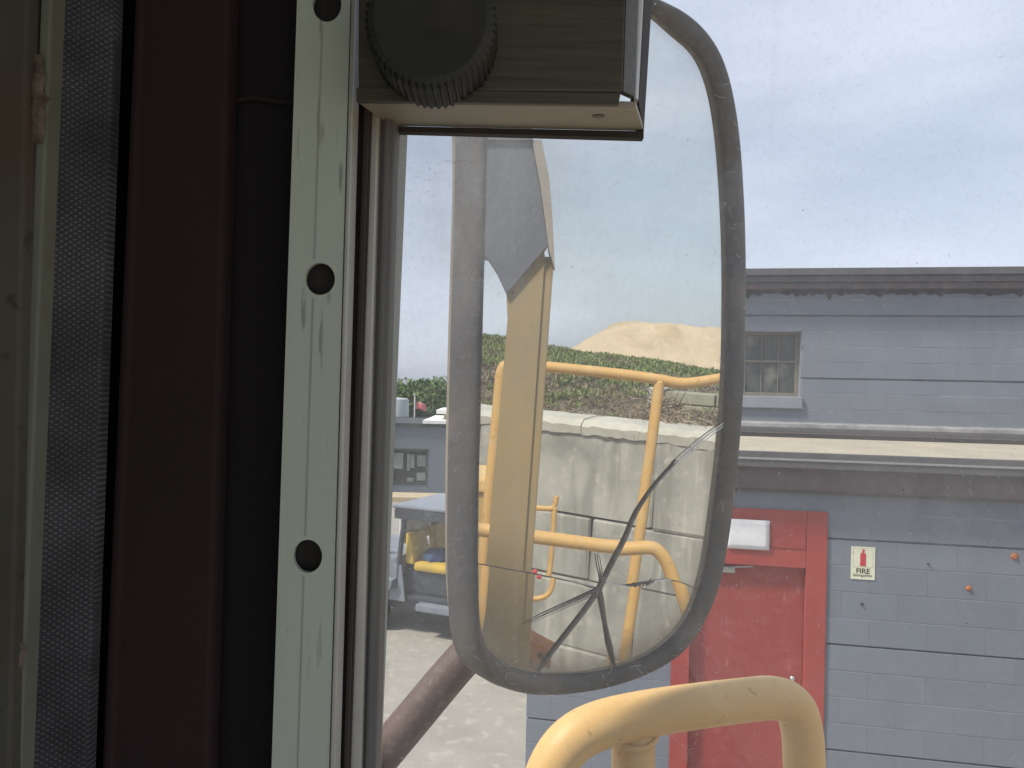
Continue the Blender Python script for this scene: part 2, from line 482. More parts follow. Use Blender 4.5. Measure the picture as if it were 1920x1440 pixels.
def clearmat():
    m = bpy.data.materials.new('clear_glass')
    m.use_nodes = True
    N, L = m.node_tree.nodes, m.node_tree.links
    N.clear()
    out = N.new('ShaderNodeOutputMaterial')
    tr = N.new('ShaderNodeBsdfTransparent')
    tr.inputs['Color'].default_value = (0.985, 0.99, 0.985, 1)
    gl = N.new('ShaderNodeBsdfGlossy')
    gl.inputs['Roughness'].default_value = 0.02
    x = N.new('ShaderNodeMixShader')
    x.inputs[0].default_value = 0.02
    L.new(tr.outputs[0], x.inputs[1])
    L.new(gl.outputs[0], x.inputs[2])
    L.new(x.outputs[0], out.inputs['Surface'])
    return m
MT['clear'] = clearmat()

def mirrormat():
    m = bpy.data.materials.new('mirror_glass')
    m.use_nodes = True
    nt = m.node_tree
    N, L = nt.nodes, nt.links
    N.clear()
    out = N.new('ShaderNodeOutputMaterial')
    gl = N.new('ShaderNodeBsdfGlossy')
    gl.inputs['Roughness'].default_value = 0.0
    gl.inputs['Color'].default_value = (0.88, 0.89, 0.85, 1)
    df = N.new('ShaderNodeBsdfDiffuse')
    df.inputs['Color'].default_value = (0.52, 0.47, 0.38, 1)
    g = N.new('ShaderNodeNewGeometry')
    n = N.new('ShaderNodeTexNoise')
    n.inputs['Scale'].default_value = 14
    n.inputs['Detail'].default_value = 8
    n.inputs['Roughness'].default_value = 0.65
    L.new(g.outputs['Position'], n.inputs['Vector'])
    q = N.new('ShaderNodeMapRange')
    q.inputs[1].default_value = 0.3
    q.inputs[2].default_value = 0.75
    q.inputs[3].default_value = 0.03
    q.inputs[4].default_value = 0.14
    L.new(n.outputs['Fac'], q.inputs[0])
    mx_ = N.new('ShaderNodeMixShader')
    L.new(q.outputs[0], mx_.inputs[0])
    L.new(gl.outputs[0], mx_.inputs[1])
    L.new(df.outputs[0], mx_.inputs[2])
    L.new(mx_.outputs[0], out.inputs['Surface'])
    return m
MT['mirror'] = mirrormat()

# ------------------------------------------------------------------ mesh helpers
def link(o, parent=None):
    COL.objects.link(o)
    if parent is not None:
        o.parent = parent
        o.matrix_parent_inverse = Matrix.Translation(-parent.location) if parent.location.length else Matrix()
    return o

def mesh(name, verts, faces, m, parent=None, smooth=False):
    me = bpy.data.meshes.new(name)
    me.from_pydata([tuple(v) for v in verts], [], faces)
    me.materials.append(MT[m] if isinstance(m, str) else m)
    if smooth:
        me.polygons.foreach_set('use_smooth', [True] * len(me.polygons))
    me.update()
    return link(bpy.data.objects.new(name, me), parent)

def tag(o, label, cat=None, group=None):
    o['label'] = label
    if cat:
        o['category'] = cat
    if group:
        o['group'] = group
    return o

def struct(o):
    o['kind'] = 'structure'
    return o

def stuff(o):
    o['kind'] = 'stuff'
    return o

def thing(name, loc, label, cat, group=None):
    o = bpy.data.objects.new(name, None)
    o.empty_display_size = 0.1
    o.location = loc
    COL.objects.link(o)
    return tag(o, label, cat, group)

def fixn(me):
    bm = bmesh.new()
    bm.from_mesh(me)
    bmesh.ops.recalc_face_normals(bm, faces=bm.faces)
    bm.to_mesh(me)
    bm.free()

HEX = [(0, 1, 2, 3), (7, 6, 5, 4), (0, 4, 5, 1), (1, 5, 6, 2), (2, 6, 7, 3), (3, 7, 4, 0)]

def hexa(name, a, b, m, parent=None, bevel=0.0):
    """a, b: front and back quads"""
    o = mesh(name, list(a) + list(b), HEX, m, parent)
    me = o.data
    bm = bmesh.new()
    bm.from_mesh(me)
    bmesh.ops.recalc_face_normals(bm, faces=bm.faces)
    if bevel:
        bmesh.ops.bevel(bm, geom=list(bm.edges), offset=bevel, segments=2, affect='EDGES', profile=0.6)
    bm.to_mesh(me)
    bm.free()
    return o

def box(name, lo, hi, m, parent=None, bevel=0.0):
    (x0, y0, z0), (x1, y1, z1) = lo, hi
    a = [(x0, y0, z0), (x1, y0, z0), (x1, y0, z1), (x0, y0, z1)]
    b = [(x0, y1, z0), (x1, y1, z0), (x1, y1, z1), (x0, y1, z1)]
    return hexa(name, [Vector(v) for v in a], [Vector(v) for v in b], m, parent, bevel)

def obox(name, o, ax, ay, az, m, parent=None, bevel=0.0):
    """box from a corner and three edge vectors"""
    a = [o, o + ax, o + ax + az, o + az]
    b = [v + ay for v in a]
    return hexa(name, a, b, m, parent, bevel)

def smooth_path(pts, it=2):
    for _ in range(it):
        q = [pts[0]]
        for i in range(len(pts) - 1):
            q.append(pts[i] * 0.75 + pts[i + 1] * 0.25)
            q.append(pts[i] * 0.25 + pts[i + 1] * 0.75)
        q.append(pts[-1])
        pts = q
    return pts

def tube(name, pts, r, m, parent=None, seg=16, it=2, caps=True):
    pts = smooth_path([Vector(p) for p in pts], it)
    n = len(pts)
    rs = r if callable(r) else (lambda t: r)
    T = [(pts[min(i + 1, n - 1)] - pts[max(i - 1, 0)]).normalized() for i in range(n)]
    u = T[0].orthogonal().normalized()
    V, Fc = [], []
    for i in range(n):
        u = (u - T[i] * u.dot(T[i])).normalized()
        w = T[i].cross(u)
        rr = rs(i / (n - 1))
        for k in range(seg):
            a = 2 * math.pi * k / seg
            V.append(pts[i] + (u * math.cos(a) + w * math.sin(a)) * rr)
    for i in range(n - 1):
        for k in range(seg):
            k2 = (k + 1) % seg
            Fc.append((i * seg + k, i * seg + k2, (i + 1) * seg + k2, (i + 1) * seg + k))
    if caps:
        Fc.append(tuple(range(seg))[::-1])
        Fc.append(tuple((n - 1) * seg + k for k in range(seg)))
    o = mesh(name, V, Fc, m, parent, smooth=True)
    fixn(o.data)
    return o

def prism(name, poly, depth, m, parent=None, bevel=0.0):
    """poly: list of points in a plane, pushed back by the vector depth"""
    n = len(poly)
    V = list(poly) + [p + depth for p in poly]
    Fc = [tuple(range(n)), tuple(range(2 * n - 1, n - 1, -1))]
    Fc += [(i, (i + 1) % n, n + (i + 1) % n, n + i) for i in range(n)]
    o = mesh(name, V, Fc, m, parent)
    me = o.data
    bm = bmesh.new()
    bm.from_mesh(me)
    bmesh.ops.recalc_face_normals(bm, faces=bm.faces)
    if bevel:
        bmesh.ops.bevel(bm, geom=list(bm.edges), offset=bevel, segments=2, affect='EDGES')
    bm.to_mesh(me)
    bm.free()
    return o

def rough_box(name, sx, sy, sz, bevel, jit, seed):
    """an unlinked mesh: a worn block centred on its base corner frame (x along, y back, z up)"""
    rnd = random.Random(seed)
    bm = bmesh.new()
    bmesh.ops.create_cube(bm, size=1.0)
    for v in bm.verts:
        v.co = Vector(((v.co.x + .5) * sx, (v.co.y + .5) * sy, (v.co.z + .5) * sz))
    bmesh.ops.bevel(bm, geom=list(bm.edges), offset=bevel, segments=1, affect='EDGES')
    for v in bm.verts:
        v.co += Vector((rnd.uniform(-jit, jit), rnd.uniform(-jit, jit), rnd.uniform(-jit, jit)))
    me = bpy.data.meshes.new(name)
    bm.to_mesh(me)
    bm.free()
    return me

# ------------------------------------------------------------------ ground
def ground_z(x, y):
    t = min(max((y - 13) / 18, 0), 1)
    t = t * t * (3 - 2 * t)
    return -1.25 * t

gx = [-600, -200, -80, -40, -24, -16] + [i * 2.0 for i in range(-6, 8)] + [18, 24, 40, 80, 200, 600]
gy = [-600, -200, -80, -30, -12, -6, -2, 2, 6] + [i * 2.0 for i in range(4, 20)] + [44, 60, 90, 140, 250, 700]
GV = [(x, y, ground_z(x, y)) for y in gy for x in gx]
nx = len(gx)
GF = [(j * nx + i, j * nx + i + 1, (j + 1) * nx + i + 1, (j + 1) * nx + i) for j in range(len(gy) - 1) for i in range(nx - 1)]
struct(mesh('ground', GV, GF, 'ground', smooth=True))

# ------------------------------------------------------------------ the grey block building
AL = math.atan(0.194)
WD = Vector((math.cos(AL), -math.sin(AL), 0))        # along the wall, to the right
WN = Vector((-math.sin(AL), -math.cos(AL), 0))       # out of the wall
KC = Vector((0.174, 6.32, 0))                        # its corner
ZV = Vector((0, 0, 1))
BLD = thing('block_building', KC, 'grey painted block building with red door, low beige roof and higher rear storey', 'building')

def bw(x, y, off=0.0, back=0.0):
    """pixel -> (along, height) on the wall plane pushed back"""
    p = hit(EYE, ray(x, y), KC - WN * back + WN * off, WN)
    return (p - KC).dot(WD), p.z

def bp_(a, z, out=0.0):
    return KC + WD * a + WN * out + ZV * z

def bbox(name, a0, a1, z0, z1, o0, o1, m, parent, bevel=0.0):
    """box on the wall: o0..o1 = distance out of the wall plane"""
    return obox(name, bp_(a0, z0, o1), WD * (a1 - a0), WN * (o0 - o1), ZV * (z1 - z0), m, parent, bevel)

zroof = 2.93
# door frame and door: sizes read on the wall
dL0, dL1 = 1.02, 1.15
a_out_r = bw(1549, 1100)[0]
a_in_r = bw(1510, 1100)[0]
a_out_l = bw(1256, 1350)[0]
a_in_l = bw(1290, 1350)[0]
z_ftop = bw(1500, 957)[1]
z_dtop = bw(1480, 1063)[1]
z_tr = bw(1440, 1040)[1]
LEN, LBACK = 7.2, 4.2
C0, BH, BL = 0.0, 0.2, 0.4
# mortar body in pieces round the door
wall = bbox('wall', 0, a_out_l, 0, zroof - 0.02, -0.25, -0.030, 'mortar', BLD)
bbox('wall', a_out_r, LEN, 0, zroof - 0.02, -0.25, -0.030, 'mortar', BLD)
bbox('wall', a_out_l, a_out_r, z_ftop, zroof - 0.02, -0.25, -0.030, 'mortar', BLD)
bbox('wall', 0, 0.25, 0, zroof - 0.02, -LBACK, -0.25, 'block', BLD)
bbox('wall', LEN - 0.25, LEN, 0, zroof - 0.02, -LBACK, -0.25, 'block', BLD)
# courses: a joint at z of px (1550,1205)
zj = bw(1550, 1205)[1]
z0c = zj - math.floor(zj / BH) * BH - BH
rb = random.Random(3)
blk = {}
def block(a0, a1, z0, z1, depth, back, parent):
    w = round(a1 - a0, 3)
    h = round(z1 - z0, 3)
    key = (w, h)
    if key not in blk:
        blk[key] = rough_box('block', w, 0.033, h, 0.0012, 0.0004, len(blk))
        blk[key].materials.append(MT['block'])
    o = bpy.data.objects.new('block', blk[key])
    R = Matrix((WD, -WN, ZV)).transposed().to_4x4()
    COL.objects.link(o)
    o.parent = parent
    o.matrix_parent_inverse = Matrix.Translation(-BLD.location)
    o.matrix_basis = Matrix.Translation(bp_(a0, z0, depth - back)) @ R
    return o

course = 0
z = z0c
jh, jv = 0.007, 0.00005
while z < zroof - 0.05:
    zt = min(z + BH, zroof - 0.03)
    if zt > 0.02:
        zb = max(z, 0.0)
        idx = round((z - zj) / BH)
        off = 0.0 if idx % 2 else 0.2
        proud = 0.006 if (idx % 4) in (0, 1) else 0.002      # every fourth joint throws a heavier line
        a = -off if off else 0.0
        while a < 6.0:
            a0, a1 = max(a, 0.0), a + BL
            segs = [(a0, a1)]
            if zb < z_ftop - 0.01:
                if a1 > a_out_l and a0 < a_out_r:
                    segs = []
                    if a0 < a_out_l - 0.03:
                        segs.append((a0, a_out_l))
                    if a1 > a_out_r + 0.03:
                        segs.append((a_out_r, a1))
            for (s0, s1) in segs:
                dj = 0.014 if idx % 4 == 3 else jh
                zb2 = max(zb, z_ftop) if (s1 > a_out_l and s0 < a_out_r) else zb
                block(s0 + jv, s1 - jv, zb2 + 0.001, zt - dj, 0.004 + rb.uniform(-0.0007, 0.0007), 0, BLD)
            a += BL
        if idx % 4 != 3:
            spans = [(0, a_out_l - .002), (a_out_r + .002, 6.0)] if zt < z_ftop else [(0, 6.0)]
            for (s0, s1) in spans:
                bbox('mortar_bed', s0, s1, zt - jh - 0.001, zt + 0.002, -0.031, 0.0015, 'mortar', BLD)
    z += BH
bbox('wall_extension', 6.0, LEN, 0, zroof - 0.03, -0.030, 0.003, 'block', BLD)

# door frame, transom, door
fr = bbox('door_frame', a_in_r, a_out_r, 0, z_ftop, -0.12, 0.022, 'red_frame', BLD, 0.004)
bbox('door_frame', a_out_l, a_in_l, 0, z_ftop, -0.12, 0.022, 'red_frame', BLD, 0.004)
bbox('door_frame', a_in_l + 0.002, a_in_r - 0.002, z_dtop, z_ftop - 0.001, -0.12, 0.020, 'red_frame', BLD, 0.003)
tx0, tx1 = bw(1512, 1000)[0], 0
zt0, zt1 = bw(1480, 1027)[1], bw(1480, 990)[1]
bbox('transom_panel', a_in_l + 0.03, a_in_r - 0.01, zt0, zt1, 0.020, 0.026, 'red', BLD, 0.002)
door = bbox('door', a_in_l + 0.004, a_in_r - 0.004, 0.01, z_dtop - 0.004, -0.085, -0.045, 'red', BLD, 0.003)
ka, kz = bw(1484, 1268, -0.03)
def ball(name, c, r, m, parent, seg=12, squash=1.0):
    bm = bmesh.new()
    bmesh.ops.create_uvsphere(bm, u_segments=seg * 2, v_segments=seg, radius=r)
    for v in bm.verts:
        v.co = v.co + c
    me = bpy.data.meshes.new(name)
    bm.to_mesh(me)
    bm.free()
    me.materials.append(MT[m])
    me.polygons.foreach_set('use_smooth', [True] * len(me.polygons))
    return link(bpy.data.objects.new(name, me), parent)
def sub(o, parent):
    """make o a sub-part of a part whose own origin sits at the world origin of its thing"""
    o.parent = parent
    o.matrix_parent_inverse = parent.matrix_world.inverted() if False else Matrix()
    return o
kb = ball('knob', bp_(ka, kz, 0.012), 0.024, 'chrome', BLD)
tube('knob_rose', [bp_(ka, kz, -0.046), bp_(ka, kz, 0.0)], 0.016, 'chrome', BLD, it=0)
c0a, c0z = bw(1356, 1068)
bbox('door_closer', c0a - 0.10, c0a + 0.09, z_dtop - 0.075, z_dtop - 0.03, -0.045, 0.0, 'grey_metal', BLD, 0.005)
tube('closer_arm', [bp_(c0a + 0.05, z_dtop - 0.03, 0.0), bp_(c0a + 0.22, z_dtop - 0.012, 0.012)], 0.006, 'grey_metal', BLD, it=0)

# roof of the low part, its fascia, and the storey behind
o_f = 0.16
zA = bw(1650, 855, o_f)[1]
zB = bw(1650, 884, o_f)[1]
zC = bw(1650, 925, 0.06)[1]
roof = bbox('roof', -0.12, LEN + 0.1, zA - 0.06, zA, -LBACK + 0.001, o_f - 0.012, 'roofing', BLD)
bbox('gutter', -0.13, LEN + 0.12, zB, zA + 0.006, o_f - 0.011, o_f + 0.03, 'fascia', BLD, 0.006)
zl = bw(1650, 868, o_f + 0.03)[1]
bbox('gutter_bead', -0.13, LEN + 0.12, zl - 0.008, zl + 0.008, o_f + 0.03, o_f + 0.038, 'grey_metal', BLD, 0.002)
bbox('fascia_board', -0.12, LEN + 0.1, zC, zB - 0.002, 0.008, 0.10, 'fascia_brown', BLD, 0.004)
bbox('fascia_trim', -0.12, LEN + 0.1, zC - 0.03, zC - 0.001, 0.008, 0.05, 'fascia', BLD, 0.003)

U0 = LBACK        # set-back of the upper wall
def bbu(name, a0, a1, z0, z1, o0, o1, m, bevel=0.0):
    return bbox(name, a0, a1, z0, z1, o0 - U0, o1 - U0, m, BLD, bevel)
ztop = bw(1650, 545, 0, U0)[1]
zcor = bw(1650, 501, 0.25, U0 - 0.25 + 0.25)[1]
zbase = bw(1650, 797, 0, U0)[1]
UL = 13.0
wa0 = bw(1330, 690, 0, U0)[0]
wa1 = bw(1502, 690, 0, U0)[0]
wz0 = bw(1460, 743, 0, U0)[1]
wz1 = bw(1460, 622, 0, U0)[1]
bbu('upper_wall', 0, wa0, 2.6, ztop + 0.02, -0.25, -0.030, 'mortar')
bbu('upper_wall', wa1, UL, 2.6, ztop + 0.02, -0.25, -0.030, 'mortar')
bbu('upper_wall', wa0, wa1, 2.6, wz0, -0.25, -0.030, 'mortar')
bbu('upper_wall', wa0, wa1, wz1, ztop + 0.02, -0.25, -0.030, 'mortar')
bbu('upper_wall', 0, 0.25, 2.6, ztop + 0.02, -6, -0.25, 'block')
bbu('upper_wall', UL - 0.25, UL, 0, ztop + 0.02, -6, -0.25, 'block')
zuj = bw(1700, 711, 0, U0)[1]
k = -4
while True:
    z = zuj + k * BH
    if z > ztop:
        break
    zt = min(z + BH, ztop)
    if zt > zbase + 0.03 and zt - z > 0.03:
        zb = max(z, zbase)
        off = 0.0 if k % 2 else 0.2
        a = 1.2 - off
        while a < 7.4:
            segs = [(a, a + BL)]
            if zb < wz1 - 0.005 and zt > wz0 + 0.005 and a + BL > wa0 and a < wa1:
                segs = []
                if a < wa0 - 0.03:
                    segs.append((a, wa0))
                if a + BL > wa1 + 0.03:
                    segs.append((wa1, a + BL))
            for (s0, s1) in segs:
                dj = 0.024 if k % 4 == 3 else 0.009
                block(s0 + jv, s1 - jv, zb + 0.001, zt - dj, 0.004 + rb.uniform(-0.0015, 0.0015), U0, BLD)
            a += BL
        if k % 4 != 3:
            spans = [(1.0, wa0 - .002), (wa1 + .002, 7.6)] if (zt < wz1 and zt > wz0) else [(1.0, 7.6)]
            for (s0, s1) in spans:
                bbu('mortar_bed', s0, s1, zt - 0.010, zt + 0.002, -0.031, 0.0015, 'mortar')
    k += 1
bbu('wall_extension', 7.4 + 0.2, UL, zbase, ztop, -0.030, 0.002, 'block')
bbu('wall_extension', 0, 0.98, zbase, ztop, -0.030, 0.002, 'block')
# cornice
zc1 = bw(1650, 516, 0.2, U0)[1]
zc2 = bw(1650, 528, 0.2, U0)[1]
bbu('cornice_cap', -0.3, UL + 0.3, zc1, zcor, -6.2, 0.24, 'fascia', 0.01)
bbu('cornice_band', -0.28, UL + 0.28, zc2, zc1 - 0.002, -0.2, 0.20, 'fascia', 0.008)
bbu('cornice_board', -0.26, UL + 0.26, ztop + 0.01, zc2 - 0.002, -0.2, 0.15, 'fascia_brown', 0.006)
# ragged black edge on the wall under the cornice
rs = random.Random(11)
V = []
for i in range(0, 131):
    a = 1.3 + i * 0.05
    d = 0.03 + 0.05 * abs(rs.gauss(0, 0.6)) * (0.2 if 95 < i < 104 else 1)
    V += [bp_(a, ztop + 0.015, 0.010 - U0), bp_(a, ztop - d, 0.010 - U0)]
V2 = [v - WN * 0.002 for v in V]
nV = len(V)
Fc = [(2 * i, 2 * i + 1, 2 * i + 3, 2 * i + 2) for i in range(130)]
mesh('ragged_edge', V + V2, Fc + [tuple(nV + q for q in f) for f in Fc], 'black_edge', BLD)
# raised curb across the low roof, with a worn white cap
CS = 1.8
zk1 = bw(1650, 808, -CS)[1]
zk2 = bw(1650, 799, -CS)[1]
bbox('roof_curb', -0.1, LEN + 0.05, zA + 0.001, zk1, -CS - 0.25, -CS, 'fascia', BLD, 0.006)
bbox('curb_bead', -0.1, LEN + 0.05, zA + (zk1 - zA) * .40, zA + (zk1 - zA) * .52, -CS + 0.001, -CS + 0.02, 'fascia_brown', BLD, 0.004)
bbox('curb_flashing', -0.1, LEN + 0.05, zk1 + 0.001, zk2, -CS - 0.24, -CS - 0.03, 'flashing', BLD, 0.006)
# base flashing of the upper wall
zf2 = bw(1650, 806, 0.03, U0 + 0.0)[1]
bbu('flashing', -0.02, UL, zf2, zbase + 0.012, 0.006, 0.035, 'flashing', 0.003)
bbu('base_trim', -0.02, UL, zA + 0.001, zf2 - 0.002, 0.006, 0.055, 'fascia', 0.004)
bbu('base_trim_bead', -0.02, UL, (zA + zf2) / 2 + 0.0, (zA + zf2) / 2 + 0.03, 0.055, 0.075, 'fascia_brown', 0.004)
# window of the upper storey
win = bbu('window', wa0, wa1, wz0, wz1, -0.235, -0.225, 'dirty_pane')
win.name = 'window_pane_backing'
ww = (wa1 - wa0 - 0.10)
cols, splits = 5, [0.0, 0.54, 1.0]
fz0, fz1 = wz0 + 0.045, wz1 - 0.03
bbu('window_frame', wa0, wa0 + 0.05, wz0, wz1, -0.225, -0.175, 'window_frame', 0.003)
bbu('window_frame', wa1 - 0.05, wa1, wz0, wz1, -0.225, -0.175, 'window_frame', 0.003)
bbu('window_frame', wa0 + 0.051, wa1 - 0.051, wz0, fz0, -0.225, -0.173, 'window_frame', 0.003)
bbu('window_frame', wa0 + 0.051, wa1 - 0.051, fz1, wz1, -0.225, -0.173, 'window_frame', 0.003)
zm = fz0 + (fz1 - fz0) * 0.54
bbu('window_rail', wa0 + 0.051, wa1 - 0.051, zm - 0.012, zm + 0.012, -0.220, -0.180, 'window_frame', 0.002)
for c in range(1, cols):
    a = wa0 + 0.05 + ww * c / cols
    bbu('glazing_bar', a - 0.006, a + 0.006, fz0 + 0.001, zm - 0.013, -0.220, -0.190, 'window_frame', 0.001)
    bbu('glazing_bar', a - 0.006, a + 0.006, zm + 0.013, fz1 - 0.001, -0.220, -0.190, 'window_frame', 0.001)
for c in range(cols):
    a0, a1 = wa0 + 0.05 + ww * c / cols + 0.009, wa0 + 0.05 + ww * (c + 1) / cols - 0.009
    bbu('pane', a0, a1, fz0 + 0.001, zm - 0.013, -0.217 + 0.001 * (c % 3), -0.211 + 0.001 * (c % 3), 'dirty_pane')
    bbu('pane', a0, a1, zm + 0.013, fz1 - 0.001, -0.217 + 0.001 * (c % 2), -0.211 + 0.001 * (c % 2), 'dirty_pane')
zs = bw(1460, 766, 0.05, U0)[1]
bbu('window_sill', wa0 - 0.03, wa1 + 0.02, zs, wz0 - 0.001, -0.2, 0.05, 'sill', 0.012)

# notice sheet and fire sign, rusty bolts
pa0, pz1 = bw(1362, 972, 0.03)
pa1, pz0 = bw(1442, 1032, 0.03)
V = []
for j in range(7):
    for i in range(9):
        u, v = i / 8, j / 6
        V.append(bp_(pa0 + (pa1 - pa0) * u, pz0 + (pz1 - pz0) * v, 0.036 + 0.004 * math.sin(u * 7 + v * 2) * v + 0.003 * math.sin(v * 5)))
Fc = [(j * 9 + i, j * 9 + i + 1, (j + 1) * 9 + i + 1, (j + 1) * 9 + i) for j in range(6) for i in range(8)]
o = mesh('paper_notice', V, Fc, 'paper', smooth=True)
md = o.modifiers.new('thickness', 'SOLIDIFY')
md.thickness = 0.0006
tag(o, 'blank white paper sheet taped above the red door', 'notice')

sa0, sz1 = bw(1596, 1024, 0.006)
sa1, sz0 = bw(1640, 1088, 0.006)
SG = thing('fire_sign', bp_(sa0, sz0, 0.006), 'cream fire extinguisher sign with red cylinder on the grey wall', 'sign')
sw, sh = sa1 - sa0, sz1 - sz0
def sq(u, v, o_):
    return bp_(sa0 + sw * u, sz0 + sh * v, o_)
def srect(name, u0, u1, v0, v1, o0, o1, m, bev=0):
    return obox(name, sq(u0, v0, o1), WD * (sw * (u1 - u0)), WN * (o0 - o1), ZV * (sh * (v1 - v0)), m, SG, bev)
srect('sign_board', 0, 1, 0, 1, 0.006, 0.010, 'sign', 0.0015)
for (u0, u1, v0, v1) in [(0.08, 0.92, 0.945, 0.957), (0.08, 0.92, 0.375, 0.387), (0.08, 0.097, 0.39, 0.943), (0.903, 0.92, 0.39, 0.943)]:
    srect('border_line', u0, u1, v0, v1, 0.0101, 0.0106, 'sign_line')
ext = [(0.38, 0.41), (0.62, 0.41), (0.625, 0.76), (0.60, 0.80), (0.54, 0.83), (0.54, 0.87), (0.58, 0.885), (0.58, 0.90), (0.50, 0.93), (0.46, 0.93),
       (0.46, 0.83), (0.40, 0.80), (0.375, 0.76)]
prism('extinguisher_picture', [sq(u, v, 0.0112) for u, v in ext], -WN * 0.0009, 'sign_red', SG)
def text_mesh(name, s, size_w, cu, cv, m, bold=0.0):
    cu_ = bpy.data.curves.new(name, 'FONT')
    cu_.body = s
    cu_.align_x = 'CENTER'
    cu_.align_y = 'CENTER'
    cu_.offset = bold
    cu_.extrude = 0.002
    t = bpy.data.objects.new(name, cu_)
    COL.objects.link(t)
    bpy.context.view_layer.update()
    me = bpy.data.meshes.new_from_object(t.evaluated_get(bpy.context.evaluated_depsgraph_get()))
    bpy.data.objects.remove(t)
    xs = [v.co.x for v in me.vertices]
    k_ = size_w / (max(xs) - min(xs))
    for v in me.vertices:
        p = sq(cu, cv, 0.0112 + v.co.z * 0.05) + WD * (v.co.x * k_) + ZV * (v.co.y * k_ * 1.0)
        v.co = p
    me.materials.clear()
    me.materials.append(MT[m])
    return link(bpy.data.objects.new(name, me), SG)
text_mesh('fire_lettering', 'FIRE', sw * 0.56, 0.5, 0.255, 'ink', 0.02)
text_mesh('extinguisher_lettering', 'Extinguisher', sw * 0.80, 0.5, 0.13, 'ink', 0.01)

def stud(px, py, r, m, label, name, cat):
    a, z_ = bw(px, py)
    bm = bmesh.new()
    bmesh.ops.create_cone(bm, cap_ends=True, segments=10, radius1=r * 1.25, radius2=r * 0.7, depth=0.014)
    R = Matrix((WD, ZV, WN)).transposed()
    for v in bm.verts:
        v.co = R @ (v.co + Vector((random.uniform(-1, 1), random.uniform(-1, 1), 0)) * r * 0.12) + bp_(a, z_, 0.011)
    me = bpy.data.meshes.new(name)
    bm.to_mesh(me)
    bm.free()
    me.materials.append(MT[m])
    tag(link(bpy.data.objects.new(name, me)), label, cat)
stud(1902, 1043, 0.022, 'rust_bolt', 'larger orange rusty bolt head at the far right of the grey wall', 'wall_bolt', 'bolt')
stud(1816, 1103, 0.017, 'rust_bolt', 'smaller orange rusty bolt head lower left of the other', 'wall_bolt', 'bolt')
stud(1740, 1057, 0.007, 'hole', 'small black plug in grey wall right of the fire sign', 'wall_pinhole', 'pinhole')  # raised dark stud put in for a hole and the shade inside
stud(1616, 1132, 0.010, 'hole', 'dark grey plug in the wall below the fire sign', 'wall_pinhole', 'pinhole')  # second hole, likewise a dark stud on the wall face

# ------------------------------------------------------------------ far yard: building, tank, flag, trees
FY = 32.0
def fz(py):
    return at(800, py, FY).z
def fx(px):
    return at(px, 800, FY).x
g0 = ground_z(0, FY)
FB = thing('flat_roofed_building', (fx(780), FY, g0), 'low blue-grey flat-roofed building far behind the parked buggy', 'building')
x0, x1 = fx(640), fx(1000)
wx0, wx1 = fx(722), fx(803)
wzb, wzt = fz(908), fz(846)
fzt = fz(800)
box('wall', (x0, FY, g0), (wx0, FY + 5, fzt), 'far_wall', FB)
box('wall', (wx1, FY, g0), (x1, FY + 5, fzt), 'far_wall', FB)
box('wall', (wx0, FY, g0), (wx1, FY + 5, wzb), 'far_wall', FB)
box('wall', (wx0, FY, wzt), (wx1, FY + 5, fzt), 'far_wall', FB)
box('roof_edge', (x0 - .1, FY - .12, fzt), (x1 + .1, FY + 5.1, fz(794)), 'far_dark', FB)
box('roof_cap', (fx(793), FY - .16, fz(794)), (x1 + .1, FY + 5.1, fz(788)), 'white', FB)
box('window_recess', (wx0, FY + 0.15, wzb), (wx1, FY + 0.2, wzt), 'far_dark', FB)
bars = [722, 758, 762, 780, 803]
for (p0, p1, q0, q1) in [(720, 757, 880, 850), (764, 769, 884, 852), (765, 777, 904, 897), (783, 800, 875, 854), (783, 800, 902, 887), (770, 778, 878, 853)]:
    box('window_pane', (fx(p0), FY + 0.08, fz(q0)), (fx(p1), FY + 0.12, fz(q1)), 'far_pane', FB)
box('window_head', (wx0 - .05, FY - 0.05, wzt), (wx1 + .05, FY + 0.05, wzt + 0.09), 'far_dark', FB)
box('window_frame', (wx1 - .08, FY - 0.02, wzb), (wx1, FY + 0.06, wzt), 'far_dark', FB)
box('window_frame', (wx0, FY - 0.02, wzb - 0.02), (wx1, FY + 0.06, wzb + 0.07), 'far_dark', FB)
o = box('kerb', (-40, FY - 2.3, g0), (0.5, FY - 1.0, g0 + 0.22), 'kerb', None, 0.02)
tag(o, 'long tan kerb running in front of the far grey building', 'kerb')

# roof box with an overhanging white lid
RB = thing('roof_hut', (fx(842), FY + 2.2, fz(788)), 'cream rooftop hut with overhanging white lid on far building', 'roof hut')
box('hut_wall', (fx(827), FY + 1.2, fz(789) + .02), (fx(900), FY + 3.5, fz(777)), 'kerb', RB)
box('hut_lid', (fx(814), FY + 0.8, fz(777)), (fx(912), FY + 3.9, fz(769)), 'white', RB, 0.02)

